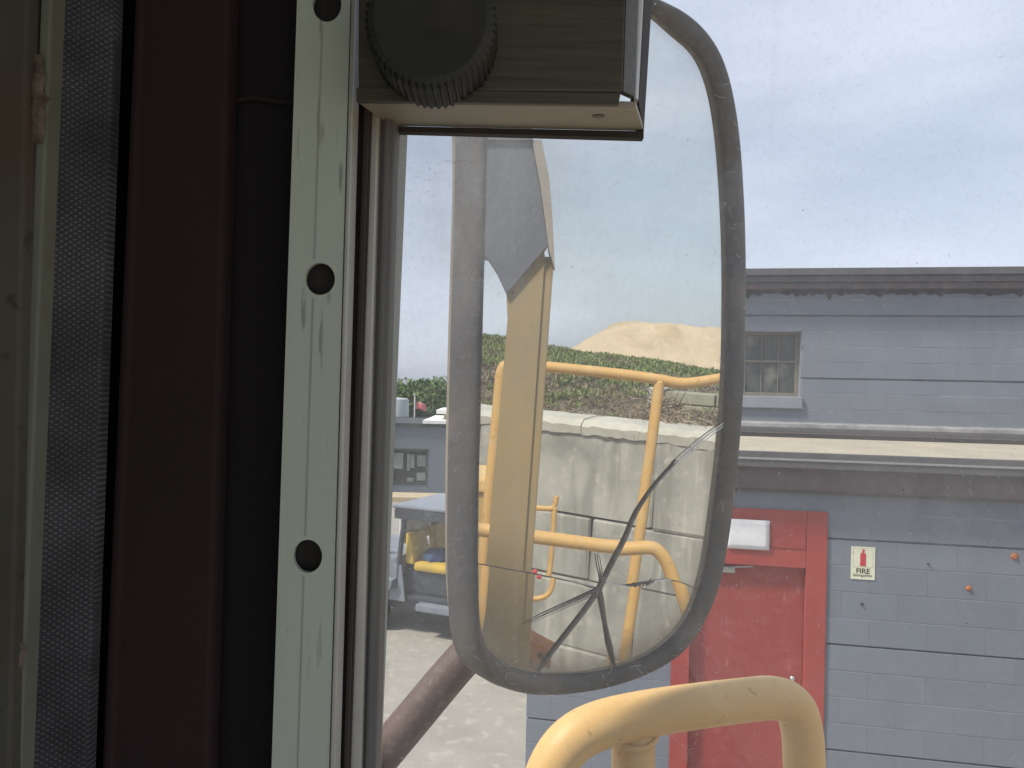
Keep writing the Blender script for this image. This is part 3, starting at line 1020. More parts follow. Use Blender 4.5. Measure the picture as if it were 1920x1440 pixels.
# storage tank
tkx = at(735, 760, 38).x
TK = thing('storage_tank', (tkx, 40, ground_z(0, 40)), 'pale grey cylindrical tank rising behind the far grey building', 'tank')
def lathe(name, c, prof, m, parent, seg=32):
    V, Fc = [], []
    for (r, z_) in prof:
        for k_ in range(seg):
            a = 2 * math.pi * k_ / seg
            V.append(Vector((c[0] + r * math.cos(a), c[1] + r * math.sin(a), z_)))
    n = len(prof)
    for i in range(n - 1):
        for k_ in range(seg):
            k2 = (k_ + 1) % seg
            Fc.append((i * seg + k_, i * seg + k2, (i + 1) * seg + k2, (i + 1) * seg + k_))
    o = mesh(name, V, Fc, m, parent, smooth=True)
    fixn(o.data)
    return o
tz1 = at(740, 747, 39).z
tr_ = (at(757, 760, 39).x - at(715, 760, 39).x) / 2
gz = ground_z(0, 40)
lathe('tank_shell', (tkx, 40), [(tr_, gz), (tr_, tz1 - 0.12), (tr_ - 0.03, tz1 - 0.05)], 'tank', TK)
lathe('tank_lid', (tkx, 40), [(tr_ - 0.03, tz1 - 0.05), (tr_ - 0.12, tz1), (0.02, tz1 + 0.03)], 'tank', TK)
lathe('tank_band', (tkx, 40), [(tr_ + 0.02, at(740, 782, 39).z), (tr_ + 0.03, at(740, 785, 39).z - .1), (tr_ + 0.02, at(740, 785, 39).z - .2)], 'far_dark', TK)

# flag on its pole
fp = at(777, 790, 44)
FG = thing('flagpole', (fp.x, 44, ground_z(0, 44)), 'thin pale flagpole with a small red flag before the trees', 'flagpole')
ft = at(778, 743, 44).z
tube('pole', [(fp.x, 44, ground_z(0, 44)), (fp.x, 44, ft)], 0.045, 'flashing', FG, seg=8, it=0)
ball('finial', Vector((fp.x, 44, ft + 0.05)), 0.07, 'flashing', FG, 6)
V = []
fh0, fh1 = at(778, 767, 44).z, at(778, 754, 44).z
for j in range(5):
    for i in range(9):
        u, v = i / 8, j / 4
        V.append((fp.x + 0.05 + u * 0.58, 44 + 0.07 * math.sin(u * 7 + v), fh0 + (fh1 - fh0) * v - 0.10 * u * u + 0.03 * math.sin(u * 5)))
Fc = [(j * 9 + i, j * 9 + i + 1, (j + 1) * 9 + i + 1, (j + 1) * 9 + i) for j in range(4) for i in range(8)]
o = mesh('flag', V, Fc, 'flag', FG, smooth=True)
md = o.modifiers.new('thickness', 'SOLIDIFY')
md.thickness = 0.008

def leaf_crown(rx, ry, rz, n, size, seed, m):
    rnd = random.Random(seed)
    V, Fc = [], []
    lobes = [(Vector((rnd.gauss(0, .42) * rx, rnd.gauss(0, .42) * ry, rnd.uniform(-.55, .6) * rz)), rnd.uniform(.3, .55)) for _ in range(16)]
    for i in range(n):
        c, s = rnd.choice(lobes)
        d = Vector((rnd.gauss(0, 1), rnd.gauss(0, 1), rnd.gauss(0, 1))).normalized() * (rnd.random() ** 0.4)
        p = c + Vector((d.x * rx * s, d.y * ry * s, d.z * rz * s))
        u = Vector((rnd.gauss(0, 1), rnd.gauss(0, 1), rnd.gauss(0, 1))).normalized()
        w = u.orthogonal().normalized()
        sz = size * rnd.uniform(.6, 1.3)
        b = len(V)
        V += [p - u * sz, p + w * sz * .55, p + u * sz, p - w * sz * .55]
        Fc.append((b, b + 1, b + 2, b + 3))
    me = bpy.data.meshes.new('crown')
    me.from_pydata([tuple(v) for v in V], [], Fc)
    me.materials.append(MT[m])
    return me
crowns = [leaf_crown(3.4, 3.2, 2.3, 5200, 0.20, 21 + i, 'leaf' if i < 2 else 'leaf_dark') for i in range(3)]
trees = [(700, 70, 711, 2, 'dark green tree at the window rubber, left of the tank'), (735, 58, 716, 0, 'bright green tree rising directly behind the pale tank'),
         (760, 74, 709, 2, 'darker tree top showing between tank and flagpole'), (800, 60, 714, 1, 'broad green tree just right of the flagpole'),
         (818, 70, 711, 0, 'far green tree top above the rooftop hut'), (848, 57, 719, 1, 'green tree beside the mirror edge, rightmost of the far row'),
         (790, 52, 752, 2, 'low dark tree between flag and rooftop hut'), (832, 51, 757, 2, 'low dark tree behind the white hut lid'),
         (745, 53, 760, 2, 'low dark tree at the foot of the pale tank')]
for i, (px, Y, top, kind, lab) in enumerate(trees):
    zt = at(px, top, Y).z
    X = at(px, 720, Y).x
    gz = ground_z(X, Y)
    s = 1.0 if i < 6 else 0.62
    T = thing('broadleaf_tree', (X, Y, gz), lab, 'tree', 'trees behind the far building')
    c = bpy.data.objects.new('crown', crowns[kind])
    COL.objects.link(c)
    c.parent = T
    c.location = (0, 0, zt - gz - 2.2 * s)
    c.rotation_euler = (0, 0, i * 1.7)
    c.scale = (s, s, s)
    tube('trunk', [Vector((0, 0, 0)), Vector((0.1, 0, (zt - gz) * .4)), Vector((0, 0.1, zt - gz - 1.6 * s))], lambda t: 0.2 - 0.13 * t, 'bark', None, seg=8, it=1).parent = T

# ------------------------------------------------------------------ parked utility buggy
BU = at(790, 1190, 10.4)
BX, BY = BU.x + 0.38, 10.9
UT = thing('utility_buggy', (BX, BY, 0), 'dark open utility buggy with pale roof and yellow seats, parked in yard', 'utility vehicle')
UR = Matrix.Rotation(math.radians(-24), 4, 'Z')
def up_(x, y, z_):
    return UT.location + (UR @ Vector((x, y, z_)))
def ubox(name, lo, hi, m, bevel=0.01):
    (x0, y0, z0), (x1, y1, z1) = lo, hi
    a = [up_(x0, y0, z0), up_(x1, y0, z0), up_(x1, y0, z1), up_(x0, y0, z1)]
    b = [up_(x0, y1, z0), up_(x1, y1, z0), up_(x1, y1, z1), up_(x0, y1, z1)]
    return hexa(name, a, b, m, UT, bevel)
# vehicle long axis = local x, its near side at y = -0.72
ubox('chassis', (-1.35, -0.60, 0.30), (1.45, 0.60, 0.46), 'utv_dark', 0.02)
ubox('floor_pan', (-0.35, -0.66, 0.46), (0.75, 0.66, 0.52), 'utv_dark', 0.01)
ubox('side_step', (-0.15, -0.78, 0.36), (0.85, -0.62, 0.46), 'utv_grey', 0.02)
ubox('engine_cover', (-0.45, -0.55, 0.52), (0.22, 0.55, 0.84), 'utv_dark', 0.03)
ubox('cargo_bed', (-1.45, -0.66, 0.72), (-0.52, 0.66, 1.02), 'utv_grey', 0.03)
hexa('front_cowl', [up_(0.75, -0.66, 0.46), up_(1.5, -0.62, 0.46), up_(1.48, -0.6, 0.86), up_(0.75, -0.64, 1.02)],
     [up_(0.75, 0.66, 0.46), up_(1.5, 0.62, 0.46), up_(1.48, 0.6, 0.86), up_(0.75, 0.64, 1.02)], 'utv_grey', UT, 0.04)
for sy in (-1, 1):
    tube('roof_post', [up_(-0.50, sy * 0.66, 0.6), up_(-0.48, sy * 0.64, 1.2), up_(-0.42, sy * 0.60, 1.68)], 0.035, 'utv_dark', UT, it=1)
    tube('roof_post', [up_(0.95, sy * 0.66, 0.95), up_(0.72, sy * 0.63, 1.4), up_(0.50, sy * 0.60, 1.68)], 0.032, 'utv_dark', UT, it=1)
tube('roll_bar', [up_(-0.42, -0.60, 1.67), up_(-0.42, 0.60, 1.67)], 0.03, 'utv_dark', UT, it=0)
ubox('roof', (-0.60, -0.69, 1.68), (0.72, 0.62, 1.73), 'utv_roof', 0.025)
ubox('roof_skirt', (-0.57, -0.68, 1.54), (0.66, -0.62, 1.68), 'utv_dark', 0.02)
ubox('rear_panel', (-0.56, -0.56, 1.16), (-0.53, 0.24, 1.60), 'cardboard', 0.01)
ubox('rear_screen', (-0.555, 0.28, 1.05), (-0.535, 0.58, 1.60), 'utv_dark', 0.005)
for sy in (-0.33, 0.30):
    ubox('seat_cushion', (-0.30, sy - 0.27, 0.84), (0.22, sy + 0.27, 0.96), 'utv_seat', 0.045)
    hexa('seat_back', [up_(-0.44, sy - .26, 0.92), up_(-0.30, sy - .26, 0.92), up_(-0.39, sy - .20, 1.33), up_(-0.48, sy - .20, 1.33)],
         [up_(-0.44, sy + .26, 0.92), up_(-0.30, sy + .26, 0.92), up_(-0.39, sy + .20, 1.33), up_(-0.48, sy + .20, 1.33)], 'utv_seat', UT, 0.04)
tube('steering_column', [up_(0.78, -0.33, 0.95), up_(0.45, -0.33, 1.18)], 0.025, 'utv_dark', UT, it=0)
cst = [up_(0.45 + 0.06 * math.sin(a) * 0.6, -0.33 + 0.18 * math.cos(a), 1.18 + 0.16 * math.sin(a)) for a in [i * math.pi / 8 for i in range(17)]]
tube('steering_wheel', cst, 0.016, 'utv_dark', UT, seg=8, it=1, caps=False)
def wheel(cx, cy):
    seg = 28
    prof = [(0.12, -0.11), (0.24, -0.12), (0.295, -0.10), (0.31, -0.05), (0.31, 0.05), (0.295, 0.10), (0.24, 0.12), (0.12, 0.11)]
    V, Fc = [], []
    for (r, w_) in prof:
        for k_ in range(seg):
            a = 2 * math.pi * k_ / seg
            rr = r * (1.03 if (r > .3 and k_ % 2) else 1)
            V.append(up_(cx + rr * math.cos(a), cy + w_, 0.31 + rr * math.sin(a)))
    n = len(prof)
    for i in range(n - 1):
        for k_ in range(seg):
            k2 = (k_ + 1) % seg
            Fc.append((i * seg + k_, i * seg + k2, (i + 1) * seg + k2, (i + 1) * seg + k_))
    o = mesh('tyre', V, Fc, 'tyre', UT)
    fixn(o.data)
    tube('wheel_rim', [up_(cx, cy - 0.08, 0.31), up_(cx, cy + 0.08, 0.31)], 0.15, 'utv_grey', UT, seg=16, it=0)
for cx in (-0.98, 1.15):
    for cy in (-0.62, 0.62):
        wheel(cx, cy)
hexa('fender', [up_(-1.40, -0.78, 0.66), up_(-0.55, -0.78, 0.58), up_(-0.50, -0.78, 0.74), up_(-1.40, -0.78, 0.74)],
     [up_(-1.40, -0.48, 0.66), up_(-0.55, -0.48, 0.58), up_(-0.50, -0.48, 0.74), up_(-1.40, -0.48, 0.74)], 'utv_grey', UT, 0.02)
hexa('door_net', [up_(-0.62, -0.70, 0.44), up_(-0.36, -0.70, 0.44), up_(-0.44, -0.68, 0.92), up_(-0.58, -0.68, 0.92)],
     [up_(-0.62, -0.67, 0.44), up_(-0.36, -0.67, 0.44), up_(-0.44, -0.65, 0.92), up_(-0.58, -0.65, 0.92)], 'utv_grey', UT, 0.005)
J = thing('folded_jacket', up_(-0.10, -0.30, 0.965), 'crumpled dark blue cloth lying on the yellow buggy seat', 'jacket')
bm = bmesh.new()
bmesh.ops.create_icosphere(bm, subdivisions=3, radius=1.0)
rj = random.Random(5)
for v in bm.verts:
    d = v.co.normalized()
    k_ = 1 + 0.22 * math.sin(d.x * 9 + 2 * d.y) * math.cos(d.y * 7) + rj.uniform(-.04, .04)
    v.co = Vector((d.x * .20 * k_, d.y * .18 * k_, max(d.z * .15 * k_, -0.004)))
me = bpy.data.meshes.new('cloth')
bm.to_mesh(me)
bm.free()
me.materials.append(MT['denim'])
me.polygons.foreach_set('use_smooth', [True] * len(me.polygons))
c = bpy.data.objects.new('cloth', me)
COL.objects.link(c)
c.parent = J
o = ubox('fuel_can', (-0.86, -0.62, 1.025), (-0.74, -0.48, 1.2), 'green_can', 0.03)
o.parent = None
tag(o, 'small green can standing on the buggy rear bed', 'can')

# ------------------------------------------------------------------ what the mirror shows: retaining wall, hill, sand
RW0 = mir(1150, 1000, 6.0)
RWD = Vector((0.25, -0.97, 0)).normalized()          # along the wall, away to the rear
RWN = Vector((-RWD.y, RWD.x, 0))                     # into the bank
if RWN.x < 0:
    RWN = -RWN
def rw(px, py):
    p = hit(EYE2, rdir(ray(px, py)), RW0, RWN)
    return (p - RW0).dot(RWD), p.z
RW = thing('retaining_wall', Vector((RW0.x, RW0.y, 0)), 'stained grey concrete block retaining wall below the hill, seen in mirror', 'retaining wall')
zw = rw(1060, 806)[1]
zL1 = rw(1107, 972)[1]
zL2 = rw(1100, 1090)[1]
rr_ = random.Random(9)
cz = [zw, zL1, zL2]
while cz[-1] > 0.05:
    cz.append(max(cz[-1] - 0.6, 0.0))
JA = [rw(1221, 930)[0], rw(1106, 990)[0], rw(1176, 1140)[0]]
BLK = 1.55
bi = 0
for ci in range(len(cz) - 1):
    zt, zb = cz[ci], cz[ci + 1]
    if zt - zb < 0.04:
        continue
    a0 = JA[ci] if ci < 3 else JA[1] + (0.7 if ci % 2 else 0)
    for k_ in range(-3, 5):
        s0 = a0 + k_ * BLK
        me = rough_box('block', BLK - 0.012, 0.6, zt - zb - 0.006, 0.016, 0.007, 100 + bi)
        me.materials.append(MT['concrete'])
        o = bpy.data.objects.new('block', me)
        COL.objects.link(o)
        R = Matrix((RWD, RWN, ZV)).transposed().to_4x4()
        jit = rr_.uniform(-0.012, 0.012)
        o.parent = RW
        o.matrix_parent_inverse = Matrix.Translation(-RW.location)
        o.matrix_basis = Matrix.Translation(RW0 * 1 - ZV * RW0.z + RWD * s0 + RWN * jit + ZV * (zb + 0.006)) @ R @ Matrix.Rotation(rr_.uniform(-.004, .004), 4, 'Y')
        bi += 1
# pale cap slab running on top, slightly set back
zcap = zw + 0.14
rcp = random.Random(61)
for k_ in range(-2, 4):
    s0 = JA[0] + 0.6 + k_ * 2.3
    nn = 46
    V = []
    for i in range(nn + 1):
        q0 = Vector((RW0.x, RW0.y, zw)) + RWD * (s0 + 2.295 * i / nn)
        j1, j2, j3 = rcp.uniform(-.006, .006), rcp.uniform(-.010, .006), rcp.uniform(-.008, .008)
        V += [q0 + RWN * (-.012 + j1) + ZV * (-.02 + j3), q0 + RWN * (-.026 + j1) + ZV * (.05 + j2), q0 + RWN * (.03 + j3) + ZV * (.10 + j2), q0 + RWN * .3 + ZV * (.11 + j3), q0 + RWN * .6 + ZV * (.09 + j1)]
    Fc = [(5 * i + j, 5 * i + j + 1, 5 * i + 6 + j, 5 * i + 5 + j) for i in range(nn) for j in range(4)]
    o = mesh('cap_slab', V, Fc, 'concrete_cap', RW)
    fixn(o.data)

# bank behind the wall
rnd = random.Random(31)
def vnoise(x, y, s=0):
    return (math.sin(x * 1.3 + s) * math.cos(y * 1.7 - s) + 0.5 * math.sin(x * 3.1 + y * 2.3 + s) + 0.25 * math.sin(x * 7.3 - y * 5.9)) / 1.75
CR = 10.0
CREST = []
for (x_, y_) in ((860, 617), (895, 622), (950, 630), (1040, 647), (1150, 663), (1260, 678), (1355, 694), (1420, 706)):
    p_ = hit(EYE2, rdir(ray(x_, y_ + 4)), RW0 + RWN * CR, RWN)
    CREST.append(((p_ - RW0).dot(RWD), p_.z))
CREST.sort()
EDGE = []
for (x_, u_) in ((860, 0.05), (900, 0.07), (960, 0.22), (1040, 0.55), (1150, 0.68), (1260, 0.78), (1400, 0.86)):
    p_ = hit(EYE2, rdir(ray(x_, 700)), RW0 + RWN * CR * u_, RWN)
    EDGE.append(((p_ - RW0).dot(RWD), u_))
EDGE.sort()
def lut(tab, s):
    if s <= tab[0][0]:
        return tab[0][1]
    for (a_, b_) in zip(tab, tab[1:]):
        if s <= b_[0]:
            return a_[1] + (b_[1] - a_[1]) * (s - a_[0]) / (b_[0] - a_[0])
    return tab[-1][1]
def bank_z(s, t):
    """s along the wall (rearwards), t into the bank"""
    u = min(max(t / CR, 0), 1)
    crest = lut(CREST, s * (0.35 + 0.65 * CR / max(t, CR)) if t > CR else s)
    z_ = zw - 0.02 + (crest - zw) * (u ** 0.8)
    if t > CR:
        z_ = crest - 0.09 * (t - CR)
    return z_ + 0.07 * vnoise(s * .8, t * .8) * min(u * 5, 1) * (1 if t < CR - 1 else .4)
ns, ntt = 50, 48
V = []
for j in range(ntt + 1):
    t = 0.3 + 26 * (j / ntt) ** 1.3
    for i in range(ns + 1):
        s = -9.0 + 34 * i / ns
        p = Vector((RW0.x, RW0.y, 0)) + RWD * s + RWN * t
        V.append((p.x, p.y, bank_z(s, t)))
Fc = [(j * (ns + 1) + i, j * (ns + 1) + i + 1, (j + 1) * (ns + 1) + i + 1, (j + 1) * (ns + 1) + i) for j in range(ntt) for i in range(ns)]
o = mesh('hillside', V, Fc, 'soil', smooth=True)
struct(o)

def blades(name, n, dens, m, hgt, wid, lean, seed, label, cat):
    rnd = random.Random(seed)
    V, Fc = [], []
    base = Vector((RW0.x, RW0.y, 0))
    c = 0
    tries = 0
    while c < n and tries < n * 30:
        tries += 1
        t = 0.35 + (rnd.random() ** 1.3) * 10.4
        # mirror field of view only spans a wedge: spread with distance
        s = rnd.uniform(-1.6 - t * 0.20, 2.2 + t * 0.55)
        if rnd.random() > dens(s, t):
            continue
        p = base + RWD * s + RWN * t
        p.z = bank_z(s, t) - 0.02
        sc = 1 + t * 0.05
        h = hgt * rnd.uniform(.5, 1.3)
        a = rnd.uniform(0, 6.283)
        d = Vector((math.cos(a), math.sin(a), 0))
        tip = p + d * (h * lean * rnd.uniform(.2, 1.2)) + ZV * (h * rnd.uniform(.3, 1.0) * (0.35 if lean > 1 else 1))
        sd = Vector((-d.y, d.x, 0)) * (wid * sc * rnd.uniform(.6, 1.4))
        mid = (p + tip) / 2 + ZV * h * .1
        b = len(V)
        V += [p - sd, p + sd, mid + sd * .8, mid - sd * .8, tip]
        Fc += [(b, b + 1, b + 2, b + 3), (b + 3, b + 2, b + 4)]
        c += 1
    o = mesh(name, V, Fc, m)
    stuff(o)
    tag(o, label, cat)
    return o
def dens_grass(s, t):
    edge = CR * lut(EDGE, s) + 1.1 * vnoise(s * 1.6, t * .9, 3)
    if t > edge:
        return 1.0 if vnoise(s * 1.6, t * 1.1, 7) > -0.12 else 0.15
    return 0.55 if vnoise(s * 1.9, t * 1.9, 5) > 0.66 else 0.012
def dens_brush(s, t):
    edge = CR * lut(EDGE, s) + 1.1 * vnoise(s * 1.6, t * .9, 3)
    return 1.0 if t < edge + .5 else (0.7 if vnoise(s * 1.6, t * 1.1, 7) < -0.05 else 0.12)
blades('grass', 52000, dens_grass, 'grass', 0.10, 0.012, 0.5, 41, 'green grass covering the upper hillside, seen in mirror', 'grass')
blades('dry_brush', 34000, dens_brush, 'brush', 0.20, 0.006, 2.2, 43, 'tangle of dry brown twigs on lower bank, seen in mirror', 'brush')

# bush of dead twigs that hangs over the wall
def bush(px, py, d, rx, rz, n, seed, label):
    c = mir(px, py, d)
    rnd = random.Random(seed)
    B = thing('dead_shrub', c - ZV * rz, label, 'shrub')
    V, Fc = [], []
    for i in range(n):
        a, e = rnd.uniform(0, 6.283), rnd.uniform(-.7, 1.2)
        dd = Vector((math.cos(a) * math.cos(e), math.sin(a) * math.cos(e), math.sin(e)))
        L_ = rnd.uniform(.45, 1.05)
        p0 = Vector((rnd.gauss(0, .35) * rx, rnd.gauss(0, .35) * rx, rz + rnd.gauss(0, .35) * rz))
        p1 = p0 + Vector((dd.x * rx, dd.y * rx, dd.z * rz)) * L_ * .7
        sd = dd.orthogonal().normalized() * 0.006
        b = len(V)
        V += [p0 - sd, p0 + sd, p1 + sd * .4, p1 - sd * .4]
        Fc.append((b, b + 1, b + 2, b + 3))
    me = bpy.data.meshes.new('twigs')
    me.from_pydata([tuple(v) for v in V], [], Fc)
    me.materials.append(MT['brush'])
    o = bpy.data.objects.new('twigs', me)
    COL.objects.link(o)
    o.parent = B
    tube('stem', [Vector((0, 0, -0.15)), Vector((0.02, 0, rz * .6)), Vector((0, 0.02, rz))], 0.012, 'bark', None, seg=6, it=1).parent = B
bush(1262, 822, 6.15, 0.26, 0.18, 900, 51, 'brown dead shrub spilling over wall top, right of the post in mirror')
bush(1240, 782, 6.6, 0.26, 0.20, 700, 52, 'brown dead twigs beside the pale pillar in mirror')

# mossy return wall of smaller blocks, higher on the bank, with its pale pillar
MW = thing('mossy_block_wall', mir(1300, 800, 8.2), 'mossy grey block wall higher up the bank behind retaining wall in mirror', 'wall')
MWp = mir(1300, 760, 8.2)
zt_, zb_ = mir(1290, 735, 8.2).z, mir(1290, 806, 8.2).z
sgn = 1 if (mir(1350, 760, 8.2) - MWp).dot(RWD) > 0 else -1
D2 = RWD * sgn
lft = (mir(1212, 760, 8.2) - MWp).dot(D2)
hh = (zt_ - zb_) / 3
for r_ in range(3):
    for k_ in range(4):
        s0 = lft + 0.12 + k_ * 0.55 + (0.2 if r_ % 2 else 0)
        obox('block', Vector((MWp.x, MWp.y, zb_ + r_ * hh)) + D2 * s0 + RWN * rnd.uniform(0, .015), D2 * 0.535, RWN * 0.4, ZV * (hh - 0.012), 'concrete_moss', MW, 0.012)
obox('pillar', Vector((MWp.x, MWp.y, zb_ - 0.25)) + D2 * (lft - 0.08), D2 * 0.17, RWN * 0.3, ZV * (zt_ - zb_ + 0.27), 'concrete_cap', MW, 0.015)
obox('footing', Vector((MWp.x, MWp.y, zb_ - 0.45)) + D2 * (lft + 0.12), D2 * 2.4, RWN * 0.5, ZV * 0.44, 'concrete_moss', MW, 0.015)

# sand heap
SP = []
def sand_heap():
    c = mir(1270, 640, 34)
    e1 = (mir(1370, 640, 34) - mir(1170, 640, 34))
    e1.z = 0
    e1.normalize()
    e2 = Vector((-e1.y, e1.x, 0))
    n = 64
    V, Fc = [], []
    top = mir(1200, 606, 34).z
    low = -0.2
    for j in range(n + 1):
        for i in range(n + 1):
            u, v = -13 + 26 * i / n, -7 + 14 * j / n
            def h(u, v):
                # flat-topped ridge falling away to both sides at the angle of repose
                e = max(abs(u - 1.0) - 3.6, 0) * 0.62 + max(abs(v) - 0.8, 0) * 0.62
                hh = top - e - 0.03 * max(u + 1, 0)
                return max(hh, low)
            z_ = h(u, v) + (0.16 * vnoise(u * 1.3, v * 1.0, 2) + 0.09 * vnoise(u * 3.4, v * 1.6, 1)) * (1 if h(u, v) > low + .01 else 0)
            p = Vector((c.x, c.y, 0)) + e1 * u + e2 * v
            V.append((p.x, p.y, z_))
    Fc = [(j * (n + 1) + i, j * (n + 1) + i + 1, (j + 1) * (n + 1) + i + 1, (j + 1) * (n + 1) + i) for j in range(n) for i in range(n)]
    o = mesh('sand_heap', V, Fc, 'sand', smooth=True)
    tag(o, 'tall beige sand heap beyond the grassy hill, seen in mirror', 'sand heap')
sand_heap()

# ------------------------------------------------------------------ the machine: deck, posts and handrails that the mirror shows
MC = thing('machine_deck', (1.4, -0.6, 0), 'yellow steel side deck of the machine, below the mirror view', 'machine deck')
box('deck_plate', (0.30, -3.2, 1.40), (3.3, 0.95, 1.48), 'yellow_old', MC, 0.01)
box('deck_skirt', (0.35, -3.1, 0.9), (3.2, 0.9, 1.397), 'yellow_old', MC, 0.01)
for (x, y) in ((0.6, -2.6), (2.6, -2.6), (0.6, 0.5), (2.6, 0.5)):
    box('deck_support', (x, y, 0), (x + .25, y + .25, 0.898), 'yellow_old', MC, 0.01)
DZ = 1.485

def rail_down(p):
    return Vector((p.x, p.y, DZ))

# roll-over post with its roof gusset
D1 = 1.25
P = [mir(x, y, D1) for x, y in ((951, 560), (1018, 505), (958, 1235), (890, 1235))]
vL, vR = mir(949, 700, D1), mir(1020, 700, D1)
hd = (vR - vL)
hd.z = 0
bwid = hd.length
hd.normalize()
vd = Vector((EYE2 - vL))
vd.z = 0
vd.normalize()
vd = (vd - hd * vd.dot(hd)).normalized()
RP = thing('roll_bar_post', Vector((vL.x, vL.y, DZ)), 'broad yellow steel post with blue-grey roof bracket, left side of mirror', 'roll bar')
# front face leans a little as the post stands on the tilted machine
A = [mir(*q, D1) for q in ((884, 1300), (965, 1300), (1022, 480), (951, 480), )]
front = [A[0], A[1], A[2], A[3]]
low = [A[0] + (A[0] - A[3]) * ((A[0].z - DZ) / (A[3].z - A[0].z)), A[1] + (A[1] - A[2]) * ((A[1].z - DZ) / (A[2].z - A[1].z))]
bk = -vd * 0.055
prism('post', [low[0], low[1]] + [mir(x, y, D1) for x, y in ((1022, 480), (1020, 462), (935, 508), (950, 549), (952, 600))], bk, 'post_paint', RP)
# narrow side flange on the right
B = [mir(*q, D1) for q in ((960, 1300), (982, 1300), (1040, 480), (1016, 480))]
lowB = [B[0] + (B[0] - B[3]) * ((B[0].z - DZ) / (B[3].z - B[0].z)), B[1] + (B[1] - B[2]) * ((B[1].z - DZ) / (B[2].z - B[1].z))]
hexa('post_flange', [v + bk * .12 for v in (lowB[0], lowB[1], B[2], B[3])], [v + bk * 1.2 for v in (lowB[0], lowB[1], B[2], B[3])], 'post_paint', RP, 0.003)
gus = [(905, 481), (914, 482), (932, 510), (950, 549), (952, 600), (1023, 600), (1024, 520), (1042, 508), (1028, 460), (1012, 350), (998, 270), (985, 190), (860, 190), (860, 481)]
gpts = [mir(x, y, D1 - 0.012) for x, y in gus]
prism('roof_bracket', [gpts[i] for i in (0, 1, 2, 3, 8, 9, 10, 11, 12, 13)], bk * 0.9, 'gunmetal', RP)
prism('bracket_lip', [mir(x, y, D1 - 0.016) for x, y in ((998, 262), (1016, 262), (1030, 330), (1036, 400), (1041, 505), (1030, 470), (1014, 350))], bk * 0.5, 'gun_lip', RP)
prism('roof_edge', [mir(x, y, D1 - 0.02) for x, y in ((850, 262), (1000, 262), (985, 120), (850, 120))], bk * 2.0, 'gunmetal', RP)

def mrail(name, paths, r, m, label, cat='handrail', seg=12):
    first = mir(*paths[0][0])
    T = thing(name, Vector((first.x, first.y, DZ)), label, cat)
    for q, pts in enumerate(paths):
        pp = [mir(*p) for p in pts]
        o = tube('top_rail' if q == 0 else 'rail_post', pp, r, m, T, seg=seg)
    return T
# upper rail with its left leg and its post
d_ = 2.6
T = mrail('guard_rail', [[(870, 1330, d_), (893, 1180, d_), (914, 960, d_), (935, 750, d_), (939, 690, d_), (955, 682, d_), (1040, 689, d_), (1150, 700, d_), (1235, 711, d_), (1275, 720, d_), (1315, 716, d_), (1360, 708, d_), (1440, 700, d_)],
                         [(1237, 712, d_), (1222, 830, d_), (1206, 940, d_), (1166, 1200, d_), (1150, 1300, d_)]], 0.0185, 'yellow_rail',
           'yellow tube guard rail with one middle post, upper of the two in mirror')
e_ = mir(1150, 1300, d_)
tube('rail_post', [e_, rail_down(e_) + (e_ - rail_down(e_)) * 0 ], 0.0185, 'yellow_rail', T, seg=12, it=0)
e_ = mir(870, 1330, d_)
tube('rail_post', [e_, rail_down(e_)], 0.0185, 'yellow_rail', T, seg=12, it=0)
e_ = mir(1440, 700, d_)
tube('rail_post', [e_, e_ - ZV * 0.02 + (e_ - mir(1400, 705, d_)) * 0.3, Vector((e_.x, e_.y, DZ)) + (e_ - mir(1400, 705, d_)) * 0.3], 0.0185, 'yellow_rail', T, seg=12, it=1)
# lower rail
d_ = 2.3
T = mrail('guard_rail', [[(860, 988, d_), (1000, 1006, d_), (1090, 1018, d_), (1150, 1026, d_), (1195, 1024, d_), (1225, 1022, d_), (1248, 1048, d_), (1262, 1090, d_), (1284, 1165, d_), (1310, 1270, d_), (1320, 1320, d_)]], 0.0205, 'yellow_rail',
           'yellow tube guard rail bending down at its right end, lower of the two in mirror')
e_ = mir(1320, 1320, d_)
tube('rail_post', [e_, rail_down(e_)], 0.0205, 'yellow_rail', T, seg=12, it=0)
e_ = mir(860, 988, d_)
tube('rail_post', [e_, rail_down(e_)], 0.0205, 'yellow_rail', T, seg=12, it=0)
# thin grab handle beyond
d_ = 3.5
T = mrail('grab_handle', [[(985, 950, d_), (1033, 955, d_), (1040, 950, d_), (1044, 930, d_)], [(1040, 950, d_), (1036, 1020, d_), (1030, 1080, d_), (1022, 1106, d_), (1000, 1114, d_), (980, 1112, d_)]], 0.0125, 'yellow_rail',
          'thin yellow grab handle just right of the broad post in mirror', 'grab handle', 10)
e_ = mir(985, 950, d_)
tube('handle_stanchion', [e_ + ZV * 0.04, mir(980, 1112, d_), rail_down(mir(980, 1112, d_))], 0.016, 'yellow_rail', T, seg=10, it=0)
e_ = mir(1003, 1072, d_)
ball('reflector', e_, 0.012, 'sign_red', T, 6)

